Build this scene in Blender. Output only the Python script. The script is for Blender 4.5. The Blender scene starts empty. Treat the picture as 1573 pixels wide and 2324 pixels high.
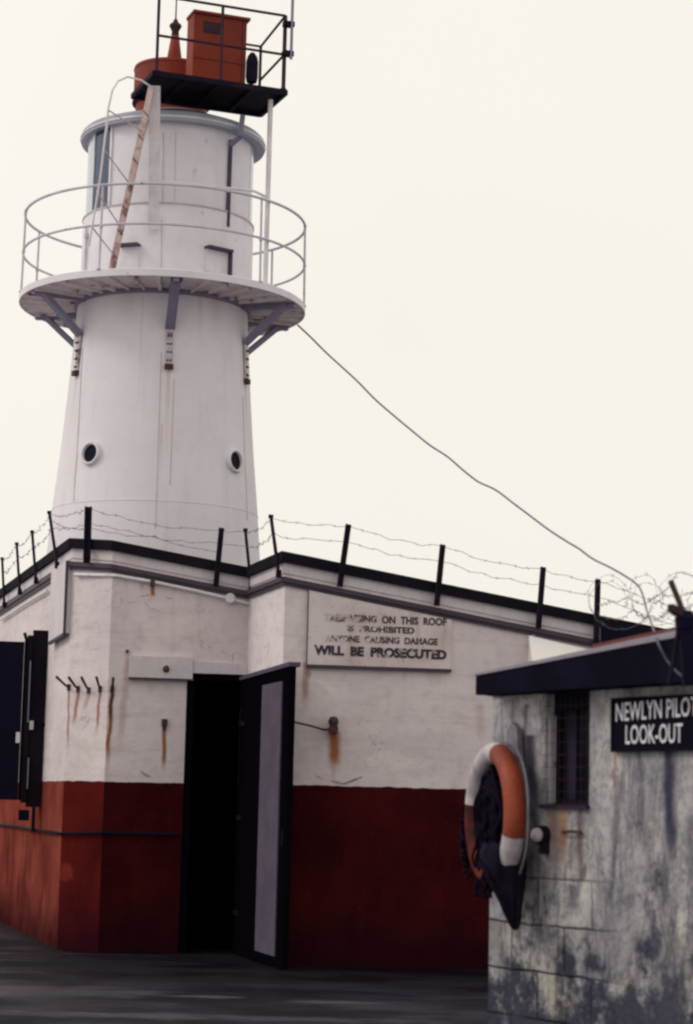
import bpy, bmesh, math, random
from mathutils import Vector, Matrix, Euler
random.seed(7)
R = math.radians
scene = bpy.context.scene

# ------------------------------------------------------------------ camera
FPX = 4900.0                      # focal length in the survey grid (1573 x 2324)
EYE = Vector((0, 0, 1.25))
CAMM = Matrix.Rotation(R(90 + 7.82), 3, 'X') @ Matrix.Rotation(R(1.4), 3, 'Z')
cd = bpy.data.cameras.new('camera'); cam = bpy.data.objects.new('camera', cd)
scene.collection.objects.link(cam); scene.camera = cam
cam.location = EYE; cam.rotation_euler = CAMM.to_euler()
cd.sensor_fit = 'VERTICAL'; cd.sensor_height = 36; cd.sensor_width = 36
cd.lens = 36 * FPX / 2324; cd.clip_start = .1; cd.clip_end = 3000
cd.dof.use_dof = True; cd.dof.focus_distance = 24.0; cd.dof.aperture_fstop = 3.4

# ------------------------------------------------------------------ light
SUN_EL, SUN_AZ = 38.0, -96.0      # azimuth measured from +Y towards +X
w = bpy.data.worlds.new('World'); scene.world = w; w.use_nodes = True
nt = w.node_tree; N = nt.nodes; L = nt.links; N.clear()
out = N.new('ShaderNodeOutputWorld'); bg = N.new('ShaderNodeBackground')
sky = N.new('ShaderNodeTexSky'); sky.sky_type = 'NISHITA'; sky.sun_disc = False
sky.sun_elevation = R(SUN_EL); sky.sun_rotation = R(SUN_AZ); sky.air_density = 1; sky.dust_density = 6; sky.ozone_density = 1
hs = N.new('ShaderNodeHueSaturation'); hs.inputs['Saturation'].default_value = .25
mx = N.new('ShaderNodeMix'); mx.data_type = 'RGBA'; mx.inputs['Factor'].default_value = .88
tc = N.new('ShaderNodeTexCoord'); nz = N.new('ShaderNodeTexNoise'); nz.inputs['Scale'].default_value = 2.2; nz.inputs['Detail'].default_value = 4
cr = N.new('ShaderNodeValToRGB')
cr.color_ramp.elements[0].position = .25; cr.color_ramp.elements[0].color = (.895, .855, .77, 1)
cr.color_ramp.elements[1].position = .8; cr.color_ramp.elements[1].color = (.985, .938, .865, 1)
vm = N.new('ShaderNodeVectorMath'); vm.operation = 'SCALE'; vm.inputs['Scale'].default_value = 11.2
L.new(tc.outputs['Generated'], nz.inputs['Vector']); L.new(nz.outputs['Fac'], cr.inputs['Fac'])
L.new(cr.outputs['Color'], vm.inputs[0])
L.new(sky.outputs['Color'], hs.inputs['Color']); L.new(hs.outputs['Color'], mx.inputs['A'])
L.new(vm.outputs['Vector'], mx.inputs['B']); L.new(mx.outputs['Result'], bg.inputs['Color'])
bg.inputs['Strength'].default_value = .1; L.new(bg.outputs['Background'], out.inputs['Surface'])
sd = bpy.data.lights.new('sun', 'SUN'); sun = bpy.data.objects.new('sun', sd); scene.collection.objects.link(sun)
sd.energy = .9; sd.angle = R(14); sd.color = (1, .95, .88)
az, el = R(SUN_AZ), R(SUN_EL)
sdir = Vector((math.sin(az) * math.cos(el), math.cos(az) * math.cos(el), math.sin(el)))
sun.rotation_euler = sdir.to_track_quat('Z', 'Y').to_euler(); sun.location = (-10, 0, 20)
vs = scene.view_settings; vs.view_transform = 'Standard'; vs.look = 'None'; vs.gamma = 1; vs.exposure = 0.0
vs.use_curve_mapping = False
scene.cycles.filter_width = 2.4

# ------------------------------------------------------------------ survey helpers: sight lines onto real planes
def ray(u, v):
    return (CAMM @ Vector(((u - 786.5) / FPX, (1162 - v) / FPX, -1))).normalized()
def pt(u, v, y):                  # where the sight line reaches distance y
    d = ray(u, v); return EYE + d * (y / d.y)
def pz(u, v, z):                  # where it reaches height z
    d = ray(u, v); return EYE + d * ((z - EYE.z) / d.z)
class Plane:
    def __init__(s, p, d):        # p a point, d horizontal direction along the wall (left to right)
        s.p = Vector((p[0], p[1], 0)); s.d = Vector((d[0], d[1], 0)).normalized()
        s.n = Vector((s.d.y, -s.d.x, 0))       # outward, towards the camera
    def hit(s, u, v, off=0):
        d = ray(u, v); q = s.p + s.n * off
        return EYE + d * ((q - EYE).dot(s.n) / d.dot(s.n))
    def at(s, t, z, off=0):
        q = s.p + s.d * t + s.n * off; return Vector((q.x, q.y, z))
    def sz(s, u, v, off=0):       # (distance along, height)
        h = s.hit(u, v, off); return (h - s.p).dot(s.d), h.z

# ------------------------------------------------------------------ mesh helpers
C = scene.collection
BASE = {}
class MB:
    def __init__(s): s.v = []; s.f = []; s.uv = {}; s.sm = set()
    def add(s, vs, fs, smooth=False):
        b = len(s.v); s.v += [Vector(x) for x in vs]
        for f in fs:
            s.f.append([b + i for i in f])
            if smooth: s.sm.add(len(s.f) - 1)
        return b
    def hexa(s, a):               # 8 points: bottom 4 ccw, top 4
        s.add(a, [(3, 2, 1, 0), (4, 5, 6, 7), (0, 1, 5, 4), (1, 2, 6, 5), (2, 3, 7, 6), (3, 0, 4, 7)])
    def obox(s, c, X, Y, Z):      # centre and three half vectors
        c = Vector(c); X = Vector(X); Y = Vector(Y); Z = Vector(Z)
        s.hexa([c - X - Y - Z, c + X - Y - Z, c + X + Y - Z, c - X + Y - Z, c - X - Y + Z, c + X - Y + Z, c + X + Y + Z, c - X + Y + Z])
    def box(s, x0, x1, y0, y1, z0, z1):
        s.obox(((x0 + x1) / 2, (y0 + y1) / 2, (z0 + z1) / 2), ((x1 - x0) / 2, 0, 0), (0, (y1 - y0) / 2, 0), (0, 0, (z1 - z0) / 2))
    def wallbox(s, P, t0, t1, z0, z1, o0, o1):   # box on a wall plane
        s.hexa([P.at(t0, z0, o1), P.at(t1, z0, o1), P.at(t1, z0, o0), P.at(t0, z0, o0), P.at(t0, z1, o1), P.at(t1, z1, o1), P.at(t1, z1, o0), P.at(t0, z1, o0)])
    def prism(s, pts, off):       # polygon extruded by off
        n = len(pts); off = Vector(off)
        a = [Vector(p) for p in pts] + [Vector(p) + off for p in pts]
        s.add(a, [tuple(range(n))[::-1], tuple(range(n, 2 * n))] + [(i, (i + 1) % n, n + (i + 1) % n, n + i) for i in range(n)])
    def bar(s, a, b, w, h=None, up=(0, 0, 1)):
        a = Vector(a); b = Vector(b); h = h or w; d = (b - a).normalized()
        x = d.cross(Vector(up)); x = x.normalized() if x.length > 1e-4 else Vector((1, 0, 0)); y = x.cross(d).normalized()
        s.obox((a + b) / 2, (b - a) / 2, x * w / 2, y * h / 2)
    def tube(s, pts, r, n=8, closed=False):
        pts = [Vector(p) for p in pts]; m = len(pts); rr = r if isinstance(r, (list, tuple)) else [r] * m
        vs = []; fs = []; prev = None
        for i, p in enumerate(pts):
            if closed: t = pts[(i + 1) % m] - pts[i - 1]
            else: t = pts[min(i + 1, m - 1)] - pts[max(i - 1, 0)]
            t.normalize()
            if prev is None: x = t.orthogonal().normalized()
            else:
                x = prev - t * prev.dot(t); x = x.normalized() if x.length > 1e-6 else t.orthogonal().normalized()
            prev = x; y = t.cross(x)
            for k in range(n):
                a = 2 * math.pi * k / n; vs.append(p + (x * math.cos(a) + y * math.sin(a)) * rr[i])
        for i in range(m if closed else m - 1):
            j = (i + 1) % m
            for k in range(n): fs.append((i * n + k, i * n + (k + 1) % n, j * n + (k + 1) % n, j * n + k))
        if not closed: fs += [tuple(range(n))[::-1], tuple(range((m - 1) * n, m * n))]
        s.add(vs, fs, True)
    def lathe(s, c, prof, n=96, a0=0, a1=360, axis=None):  # prof: (r, dz) rings; closed around if full turn
        full = abs(a1 - a0) >= 359.9; c = Vector(c); vs = []; fs = []; m = len(prof); cols = n if full else n + 1
        Z = Vector(axis).normalized() if axis is not None else Vector((0, 0, 1))
        X = Vector((1, 0, 0)) if axis is None else Z.orthogonal().normalized(); Y = Z.cross(X)
        for k in range(cols):
            a = R(a0 + (a1 - a0) * k / n)
            for r, z in prof: vs.append(c + X * (r * math.cos(a)) + Y * (r * math.sin(a)) + Z * z)
        for k in range(n):
            k2 = (k + 1) % cols
            for i in range(m - 1): fs.append((k * m + i, k2 * m + i, k2 * m + i + 1, k * m + i + 1))
        s.add(vs, fs, True)
    def build(s, name, mat, parent=None, smooth=None, uvf=None, bevel=0):
        org = BASE.get(parent, Vector((0, 0, 0)))
        me = bpy.data.meshes.new(name); me.from_pydata([tuple(x - org) for x in s.v], [], s.f)
        bm = bmesh.new(); bm.from_mesh(me)
        if not uvf: bmesh.ops.recalc_face_normals(bm, faces=bm.faces)
        if bevel: bmesh.ops.bevel(bm, geom=list(bm.edges), offset=bevel, segments=2, affect='EDGES', profile=.6)
        bm.to_mesh(me); bm.free()
        if uvf:
            uvl = me.uv_layers.new(name='UVMap')
            for lp in me.loops:
                co = me.vertices[lp.vertex_index].co + org
                uvl.data[lp.index].uv = uvf(co)
        if not bevel:
            for i in s.sm: me.polygons[i].use_smooth = True
            if s.sm:
                try: me.set_sharp_from_angle(angle=R(35))
                except Exception: pass
        me.materials.append(mat)
        o = bpy.data.objects.new(name, me); C.objects.link(o); o.parent = parent; BASE[o] = org
        return o
def thing(name, loc, label, cat, group=None):
    o = bpy.data.objects.new(name, None); o.empty_display_size = .2; C.objects.link(o)
    o.location = loc; BASE[o] = Vector(loc); o['label'] = label; o['category'] = cat
    if group: o['group'] = group
    return o
def tag(o, label=None, cat=None, group=None, kind=None):
    if label: o['label'] = label
    if cat: o['category'] = cat
    if group: o['group'] = group
    if kind: o['kind'] = kind
    return o
def one(mb, name, mat, label, cat, group=None):   # a thing that is one mesh, origin at its lowest point's centre
    lo = min(mb.v, key=lambda p: p.z); loc = Vector((sum(p.x for p in mb.v) / len(mb.v), sum(p.y for p in mb.v) / len(mb.v), lo.z))
    o = mb.build(name, mat); me = o.data
    for vv in me.vertices: vv.co -= loc
    o.location = loc; return tag(o, label, cat, group)
def copy_tree(o, parent=None, loc=None):
    c = o.copy(); C.objects.link(c); c.parent = parent
    if loc is not None: c.location = loc
    for ch in list(o.children): copy_tree(ch, c)
    return c

# ------------------------------------------------------------------ materials
class MT:
    def __init__(s, name, rough=.6, metal=0, spec=.4):
        s.m = bpy.data.materials.new(name); s.m.use_nodes = True; s.t = s.m.node_tree; s.n = s.t.nodes; s.l = s.t.links
        s.b = s.n['Principled BSDF']; s.b.inputs['Roughness'].default_value = rough; s.b.inputs['Metallic'].default_value = metal
        s.b.inputs['Specular IOR Level'].default_value = spec
        s.tc = s.n.new('ShaderNodeTexCoord'); s.geo = s.n.new('ShaderNodeNewGeometry'); s.pos = s.geo.outputs['Position']
    def col(s, c):
        r = s.n.new('ShaderNodeRGB'); r.outputs[0].default_value = (*c, 1); return r.outputs[0]
    def noise(s, scale, detail=4, vec=None, sc=(1, 1, 1), rough=.55, dist=0):
        n = s.n.new('ShaderNodeTexNoise'); n.inputs['Scale'].default_value = scale; n.inputs['Detail'].default_value = detail
        n.inputs['Roughness'].default_value = rough; n.inputs['Distortion'].default_value = dist
        m = s.n.new('ShaderNodeMapping'); m.inputs['Scale'].default_value = sc
        s.l.new(vec or s.pos, m.inputs['Vector']); s.l.new(m.outputs['Vector'], n.inputs['Vector']); return n.outputs['Fac']
    def ramp(s, f, a, b, lo=0, hi=1):
        r = s.n.new('ShaderNodeMapRange'); r.inputs['From Min'].default_value = a; r.inputs['From Max'].default_value = b
        r.inputs['To Min'].default_value = lo; r.inputs['To Max'].default_value = hi; r.interpolation_type = 'SMOOTHSTEP'
        s.l.new(f, r.inputs['Value']); return r.outputs['Result']
    def math(s, op, a, b=None, c=None, clamp=False):
        m = s.n.new('ShaderNodeMath'); m.operation = op; m.use_clamp = clamp
        for i, x in enumerate((a, b, c)):
            if x is None: continue
            if isinstance(x, (int, float)): m.inputs[i].default_value = x
            else: s.l.new(x, m.inputs[i])
        return m.outputs[0]
    def mix(s, f, a, b, blend='MIX'):
        m = s.n.new('ShaderNodeMix'); m.data_type = 'RGBA'; m.blend_type = blend
        for k, x in (('Factor', f), ('A', a), ('B', b)):
            if isinstance(x, (int, float)): m.inputs[k].default_value = x
            elif isinstance(x, tuple): m.inputs[k].default_value = (*x, 1)
            else: s.l.new(x, m.inputs[k])
        return m.outputs['Result']
    def bump(s, h, st, dist=.01):
        b = s.n.new('ShaderNodeBump'); b.inputs['Strength'].default_value = st; b.inputs['Distance'].default_value = dist
        s.l.new(h, b.inputs['Height'])
        if s.b.inputs['Normal'].links: s.l.new(s.b.inputs['Normal'].links[0].from_socket, b.inputs['Normal'])
        s.l.new(b.outputs['Normal'], s.b.inputs['Normal'])
    def done(s, c, rough=None):
        if isinstance(c, tuple): s.b.inputs['Base Color'].default_value = (*c, 1)
        else: s.l.new(c, s.b.inputs['Base Color'])
        if rough is not None: s.l.new(rough, s.b.inputs['Roughness'])
        return s.m
    def sep(s, v):
        x = s.n.new('ShaderNodeSeparateXYZ'); s.l.new(v, x.inputs[0]); return x.outputs
def sc(c, k): return tuple(min(1, x * k) for x in c)

def worn(name, col, col2=None, amt=.5, scale=2.0, rough=.6, metal=0, rust=0, rustcol=(.22, .07, .025), bump=.15, bscale=60, spec=.35, streak=0, scol=(.12, .10, .11)):
    t = MT(name, rough, metal, spec); col2 = col2 or sc(col, .75)
    c = t.mix(t.ramp(t.noise(scale, 6), .35, .7, 0, amt), col, col2)
    c = t.mix(t.ramp(t.noise(scale * 9, 5), .4, .75, 0, amt * .5), c, sc(col2, .85))
    if streak: c = t.mix(t.ramp(t.noise(6, 6, sc=(2, 2, .12), dist=.3), .5, .78, 0, streak), c, scol)
    if rust: c = t.mix(t.ramp(t.math('ADD', t.noise(7, 8), t.math('MULTIPLY', t.noise(10, 5, sc=(1.5, 1.5, .15)), .35)), .86 - rust * .25, .98 - rust * .2, 0, .9), c, rustcol)
    t.bump(t.noise(bscale, 5), bump); return t.done(c)

NAVY = (.010, .008, .018)
M = {}
M['tower'] = worn('tower_paint', (.73, .70, .755), (.65, .615, .66), .6, .9, .7, rust=.02, rustcol=(.50, .38, .31), bump=.12, bscale=25, streak=.22, scol=(.52, .46, .47), spec=.15)
M['deckund'] = worn('deck_underside', (.86, .80, .82), (.62, .52, .53), .7, 3, .7, rust=.45, rustcol=(.20, .08, .06), bump=.3, bscale=30)
M['rim'] = worn('rim_paint', (.36, .37, .45), (.27, .27, .35), .5, 3, .5, bump=.08)
M['cornice'] = worn('cornice_paint', (.06, .042, .065), (.03, .02, .04), .6, 4, .6)
M['rail'] = worn('rail_paint', (.55, .54, .60), (.36, .34, .38), .5, 6, .5, rust=.15)
M['railw'] = worn('white_rail_paint', (.74, .71, .76), (.5, .45, .46), .5, 6, .5, rust=.12)
M['bracket'] = worn('bracket_grey', (.24, .225, .33), (.16, .145, .22), .5, 5, .55, rust=.06)
M['strap'] = worn('strap_paint', (.60, .56, .60), (.3, .25, .26), .6, 8, .6, rust=.5)
M['dark'] = worn('dark_iron', NAVY, (.03, .02, .03), .5, 6, .6, rust=.08, rustcol=(.06, .02, .012), spec=.03)
M['brown'] = worn('dark_brown_iron', (.055, .032, .042), (.03, .018, .026), .6, 5, .65, rust=.3, rustcol=(.12, .04, .025), spec=.03)
M['black'] = worn('black_paint', (.010, .008, .014), (.020, .015, .024), .5, 4, .8, spec=.02)
M['navy'] = worn('navy_paint', (.008, .007, .021), (.006, .005, .013), .6, 2, .6, bump=.1, spec=.03)
M['orange'] = worn('red_oxide_paint', (.235, .036, .018), (.13, .020, .016), .6, 2.2, .6, spec=.15, rust=.12, rustcol=(.09, .03, .03), bump=.1)
M['glassblue'] = worn('lantern_glass', (.03, .045, .11), (.05, .07, .14), .4, 3, .12, spec=.6, bump=0.01)
M['glasspale'] = worn('pale_lantern_glass', (.48, .54, .62), (.6, .63, .68), .4, 3, .15, spec=.6, bump=0.01)
M['glass'] = worn('dark_glass', (.006, .005, .012), None, .3, 3, .35, spec=.05, bump=0.01)
M['seam'] = worn('seam_paint', (.52, .47, .48), (.45, .36, .34), .6, 5, .6, rust=.15, rustcol=(.35, .22, .16))
M['sash'] = worn('dark_sash', (.035, .030, .055), (.02, .016, .03), .5, 6, .7, spec=.05)
M['chan'] = worn('lavender_grey_iron', (.085, .070, .115), (.05, .04, .06), .5, 6, .6, spec=.1)
M['rustrail'] = worn('rusted_white_channel', (.58, .46, .44), (.42, .28, .24), .8, 5, .7, rust=.82, rustcol=(.17, .062, .045))
M['rust'] = worn('rusted_iron', (.045, .025, .025), (.10, .04, .025), .6, 20, .8)
M['leafpale'] = worn('pale_door_panel', (.105, .088, .125), (.07, .056, .085), .6, 4, .8, spec=.05, streak=.2, scol=(.05, .035, .06), rust=.08)
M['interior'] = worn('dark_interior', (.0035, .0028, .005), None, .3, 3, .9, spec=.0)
M['fascia'] = worn('tarred_fascia', (.005, .004, .010), (.010, .010, .026), .6, 2, .8, spec=.02)
M['greytrim'] = worn('grey_roof_trim', (.27, .24, .29), (.18, .16, .21), .5, 8, .6)
M['redtrim'] = worn('red_flashing', (.13, .026, .016), (.07, .016, .014), .5, 8, .6)
t = MT('notice_board_paint', .7, 0, .1)
c = t.mix(t.ramp(t.noise(3, 6), .35, .7), (.64, .575, .58), (.54, .45, .45)); c = t.mix(t.ramp(t.noise(5, 6, sc=(1.5, 1.5, .3), dist=.5), .5, .72, 0, .6), c, (.42, .30, .27))
c = t.mix(t.ramp(t.noise(42, 4), .66, .72, 0, .7), c, (.10, .06, .07)); t.bump(t.noise(30, 5), .3); M['signboard'] = t.done(c)
M['whitebox'] = worn('white_metal', (.88, .85, .82), (.82, .78, .74), .4, 5, .5, rust=.22, rustcol=(.70, .36, .14))
M['hutsign'] = worn('hut_sign_black', (.005, .004, .011), None, .3, 5, .7, spec=.03)
M['letter'] = worn('white_letter', (.80, .78, .86), (.5, .48, .58), .5, 14, .5)
M['cable'] = worn('grey_cable', (.10, .095, .14), (.06, .055, .09), .5, 6, .5)
M['wire'] = worn('galvanised_wire', (.13, .12, .16), (.08, .06, .08), .5, 10, .6)
M['rope'] = worn('dark_rope', (.008, .006, .014), (.018, .010, .018), .6, 30, .95, spec=.02, bump=.6, bscale=80)
M['canvas'] = worn('dark_canvas', (.010, .008, .017), (.024, .018, .036), .6, 9, .95, spec=.02, bump=.4)
M['buoyorange'] = worn('buoy_orange', (.29, .050, .017), (.15, .024, .014), .9, 6, .55, spec=.25, streak=.3, scol=(.10, .02, .015))
M['buoygrime'] = worn('buoy_grimy_red', (.13, .022, .014), (.03, .010, .014), .9, 9, .7, spec=.1, bump=.4)
M['buoywhite'] = worn('buoy_white', (.56, .51, .53), (.28, .24, .28), .8, 8, .6, spec=.2, streak=.75, scol=(.16, .13, .17))
M['board'] = worn('weathered_board', (.22, .20, .24), (.10, .09, .12), .7, 6, .8, streak=.4)

# worn lettering: dark paint flaking off to the board colour, more to the left
t = MT('flaking_letter', .7); sx = t.sep(t.tc.outputs['Object'])
fl = t.math('ADD', t.noise(17, 4), t.ramp(sx[0], -.5, .35, .15, -.08))
M['flake'] = t.done(t.mix(t.ramp(fl, .50, .66, 0, .92), (.045, .028, .045), (.54, .47, .47)))
t = MT('bold_letter', .7); fl = t.noise(18, 5)
M['bold'] = t.done(t.mix(t.ramp(fl, .56, .72, 0, .75), (.03, .02, .035), (.54, .47, .47)))

# ------------------------------------------------------------------ plan of the store building
DIR = R(8.5)
dF = Vector((math.cos(DIR), math.sin(DIR), 0))
PF = Plane(pz(320, 2162, 0), dF)                  # front wall with the doorway
PR = Plane(pz(800, 2196, 0), dF)                  # right wall with the notice
def crossing(P, u, v):
    h = P.hit(u, v); return Vector((h.x, h.y, 0))
Q1 = pz(129, 2153, 0); Q1.z = 0
Q2 = crossing(PF, 222, 2150); Q3 = crossing(PF, 565, 1345); Q4 = crossing(PR, 648, 1300)
dL = Vector((-math.sin(R(15.7)), math.cos(R(15.7)), 0))
Q0 = Q1 + dL * 9; Q5 = PR.at((Q4 - PR.p).dot(PR.d) + 5.2, 0)
PL = Plane(Q1, -dL); PC = Plane(Q1, Q2 - Q1); PT = Plane(Q3, Q4 - Q3)
PF.p = Vector(Q2); PR.p = Vector(Q4)
def zline(P, a, b):               # height of an edge as a function of distance along a wall, from two sightings
    s0, z0 = P.sz(*a); s1, z1 = P.sz(*b)
    return lambda s: z0 + (z1 - z0) * (s - s0) / (s1 - s0)
lL = zline(PL, (0, 1340), (150, 1224)); lF = zline(PF, (262, 1228), (560, 1287)); lR = zline(PR, (650, 1252), (1350, 1395))
Z1 = lL(0); Z0 = lL(-9.0); Z2 = lF(0); Z3 = lF((Q3 - Q2).length); Z4 = lR(0); Z5 = lR(5.2)
zF0 = Z2; Z1 = (Z1 + Z2) / 2
ZBAND = PF.sz(330, 1776)[1]
DA = PF.sz(429, 1650)[0]; DB = (Q3 - Q2).length - .02; DTOP = PF.sz(500, 1530)[1]
print('PLAN', Q1, Q2, Q3, Q4, Q5, 'Z', Z0, Z1, Z2, Z3, Z4, Z5, 'band', ZBAND, 'door', DA, DB, DTOP)
LEN = {}; acc = 0; poly = [Q0, Q1, Q2, Q3, Q4, Q5]; ZT = [Z0, Z1, Z2, Z3, Z4, Z5]; SACC = [0]
for i in range(5): acc += (poly[i + 1] - poly[i]).length; SACC.append(acc)
planes = [PL, PC, PF, PT, PR]
def wall_uv(co):                  # distance along the facade (m), height
    best = None
    for i in range(5):
        a, b = poly[i], poly[i + 1]; d = (b - a); ln = d.length; d = d / ln
        s_ = max(0, min(ln, (co - a).dot(d))); q = a + d * s_; e = (Vector((co.x, co.y, 0)) - q).length
        if best is None or e < best[0]: best = (e, SACC[i] + s_)
    return (best[1], co.z)
def S(u, v, P):                   # sighting -> facade coordinates
    i = planes.index(P); s_, z = P.sz(u, v)
    return (SACC[i] + s_ + (0 if P is not PL else 9.0), z)

# facade paint: white over red, rust runs below each iron fixing
t = MT('facade_paint', .85, 0, .0)
uv = t.tc.outputs['UV']; q = t.sep(uv); s_, z_ = q[0], q[1]
whitec = t.mix(t.ramp(t.noise(1.1, 6), .35, .7), (.70, .625, .645), (.60, .53, .56))
whitec = t.mix(t.ramp(t.noise(9, 6), .45, .75, 0, .35), whitec, (.40, .35, .36))
whitec = t.mix(t.ramp(t.noise(.9, 3, sc=(1, 1, .5)), .52, .75, 0, .35), whitec, (.62, .52, .48))
whitec = t.mix(t.ramp(t.noise(5, 6, sc=(2.2, 2.2, .14)), .56, .8, 0, .35), whitec, (.45, .33, .30))
whitec = t.mix(t.ramp(t.noise(3.5, 8, sc=(.35, .35, 4), rough=.7), .5, .68, 0, .22), whitec, (.36, .30, .31))
ck = t.noise(3.2, 8, dist=1.6)
crack = t.math('MULTIPLY', t.ramp(t.math('ABSOLUTE', t.math('SUBTRACT', ck, .5)), .0, .012, 1, 0), t.ramp(t.noise(1.7, 2), .55, .62))
whitec = t.mix(t.math('MULTIPLY', crack, .55), whitec, (.2, .15, .16))
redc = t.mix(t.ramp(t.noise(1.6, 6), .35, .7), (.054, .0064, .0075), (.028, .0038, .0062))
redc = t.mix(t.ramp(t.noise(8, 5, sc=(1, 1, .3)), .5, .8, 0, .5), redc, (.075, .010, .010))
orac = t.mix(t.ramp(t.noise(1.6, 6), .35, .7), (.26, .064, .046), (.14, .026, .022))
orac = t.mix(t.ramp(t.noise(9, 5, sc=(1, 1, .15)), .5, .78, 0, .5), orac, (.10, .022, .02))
redc_lit = t.mix(t.ramp(t.noise(2.2, 6), .35, .7), (.092, .0105, .0090), (.058, .0065, .0072))
redc = t.mix(t.ramp(s_, SACC[2] - .004, SACC[2] + .004), redc_lit, redc)  # chamfer gets a lighter red: side light painted into the colour
redc = t.mix(t.ramp(s_, SACC[1] - .012, SACC[1] + .004), orac, redc)  # left wall: orange paint, with its side light painted in too
edge = t.math('ADD', z_, t.math('MULTIPLY', t.math('SUBTRACT', t.noise(7, 4), .5), .03))
redc = t.mix(t.ramp(t.noise(18, 7, sc=(1, 1, .5), rough=.75), .5, .72, 0, .45), redc, (.022, .006, .010))
redc = t.mix(t.ramp(t.noise(48, 3), .70, .74, 0, .6), redc, (.16, .06, .055))
redc = t.mix(t.ramp(t.math('ADD', z_, t.math('MULTIPLY', t.noise(3, 5), .5)), .2, .85, .8, 0), redc, (.016, .004, .009))      # splashed dirt at the foot, carried higher to paint in the lower shade
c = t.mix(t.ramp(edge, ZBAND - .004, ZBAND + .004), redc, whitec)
wob = t.math('MULTIPLY', t.math('SUBTRACT', t.noise(4, 4, sc=(.3, .3, 1.6)), .5), .05)
RUST = []
def run(u, v, u2, v2, wd, st, P, col=(.30, .105, .045)): RUST.append((*S(u, v, P), *S(u2, v2, P), wd, st, col))
run(157, 1558, 153, 1740, .016, .75, PC); run(178, 1563, 164, 1670, .035, .7, PC); run(202, 1566, 190, 1628, .045, .4, PC)
run(228, 1563, 217, 1690, .026, .75, PC); run(255, 1563, 241, 1790, .030, 1, PF); run(255, 1563, 250, 1660, .022, .9, PF, (.09, .04, .035))
run(290, 1480, 268, 1760, .045, .30, PF); run(373, 1650, 372, 1775, .030, .85, PF)
run(372, 1518, 372, 1545, .012, .8, PF); run(346, 1330, 346, 1362, .03, .9, PF)
run(695, 1505, 688, 1625, .045, .55, PR); run(760, 1662, 757, 1765, .075, .85, PR); run(757, 1700, 757, 1790, .03, .25, PR)
run(1090, 1600, 1090, 1700, .06, .2, PR); run(330, 1495, 355, 1503, .02, .5, PF)
run(20, 1890, 15, 2060, .04, .8, PL, (.05, .02, .02)); run(62, 1895, 50, 2080, .05, .8, PL, (.05, .02, .02))
for (sa, za, sb, zb, wd, st, rc) in RUST:
    if zb > za: sa, za, sb, zb = sb, zb, sa, za
    fz = t.ramp(z_, zb, za)                                            # 0 at the foot, 1 at the fixing
    cx = t.math('MULTIPLY_ADD', fz, sa - sb, sb)
    dx = t.math('ABSOLUTE', t.math('ADD', t.math('SUBTRACT', s_, cx), wob))
    m = t.math('MULTIPLY', t.ramp(dx, wd * .15, wd, 1, 0), t.math('MULTIPLY', t.ramp(fz, 0, .45), t.ramp(z_, za - .002, za + .01, min(1, st * 1.15), 0)))
    c = t.mix(m, c, rc)
def blot(u, v, ru, rv, rot, st, col, P, ragged=.6):
    global c
    s0_, z0_ = S(u, v, P); dx = t.math('SUBTRACT', s_, s0_); dz = t.math('SUBTRACT', z_, z0_); ca, sa_ = math.cos(R(rot)), math.sin(R(rot))
    a_ = t.math('DIVIDE', t.math('ADD', t.math('MULTIPLY', dx, ca), t.math('MULTIPLY', dz, sa_)), ru); b_ = t.math('DIVIDE', t.math('SUBTRACT', t.math('MULTIPLY', dz, ca), t.math('MULTIPLY', dx, sa_)), rv)
    e = t.math('ADD', t.math('ADD', t.math('MULTIPLY', a_, a_), t.math('MULTIPLY', b_, b_)), t.math('MULTIPLY', t.math('SUBTRACT', t.noise(26, 4), .5), ragged * 4))
    c = t.mix(t.ramp(e, .3, 1.1, st, 0), c, col)
blot(800, 1772, .11, .011, 22, .75, (.10, .07, .08), PR); blot(765, 1776, .07, .010, -12, .6, (.12, .08, .09), PR); blot(725, 1765, .05, .008, -25, .5, (.14, .10, .11), PR)
blot(330, 1758, .05, .013, -28, .6, (.12, .09, .10), PF); blot(322, 1752, .02, .008, 0, .5, (.2, .1, .08), PF)
blot(330, 1352, .09, .010, 14, .45, (.22, .16, .17), PF); blot(385, 1358, .04, .009, -14, .5, (.2, .15, .16), PF); blot(300, 1368, .05, .006, 5, .35, (.25, .19, .2), PF)
blot(745, 1560, .12, .035, -35, .5, (.78, .71, .70), PR, .3); blot(880, 1728, .20, .10, 0, .35, (.80, .72, .68), PR, .25); blot(420, 1420, .2, .1, 0, .3, (.74, .66, .66), PF, .3)
blot(560, 1350, .12, .06, 0, .3, (.42, .33, .33), PF, .4); blot(590, 1380, .015, .05, 0, .5, (.25, .16, .15), PT, .4); blot(950, 1690, .3, .12, 0, .3, (.52, .46, .50), PR, .5)
blot(700, 1530, .03, .03, 0, .5, (.36, .14, .07), PR, .5); blot(330, 1492, .05, .012, -5, .55, (.45, .2, .12), PF, .5)
blot(150, 1980, .1, .09, 0, .5, (.22, .035, .025), PC, .5); blot(60, 2040, .3, .12, 0, .6, (.12, .02, .018), PL, .5)
t.bump(t.noise(22, 6), .3, .012); t.bump(t.noise(3, 4), .35, .03); t.bump(t.noise(2.2, 3, sc=(.4, .4, 3)), .2, .03)
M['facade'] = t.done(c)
M['parapet'] = worn('parapet_paint', (.60, .56, .59), (.50, .45, .49), .6, 3, .6, streak=.3, scol=(.33, .26, .26), bscale=25, bump=.2)

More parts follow.
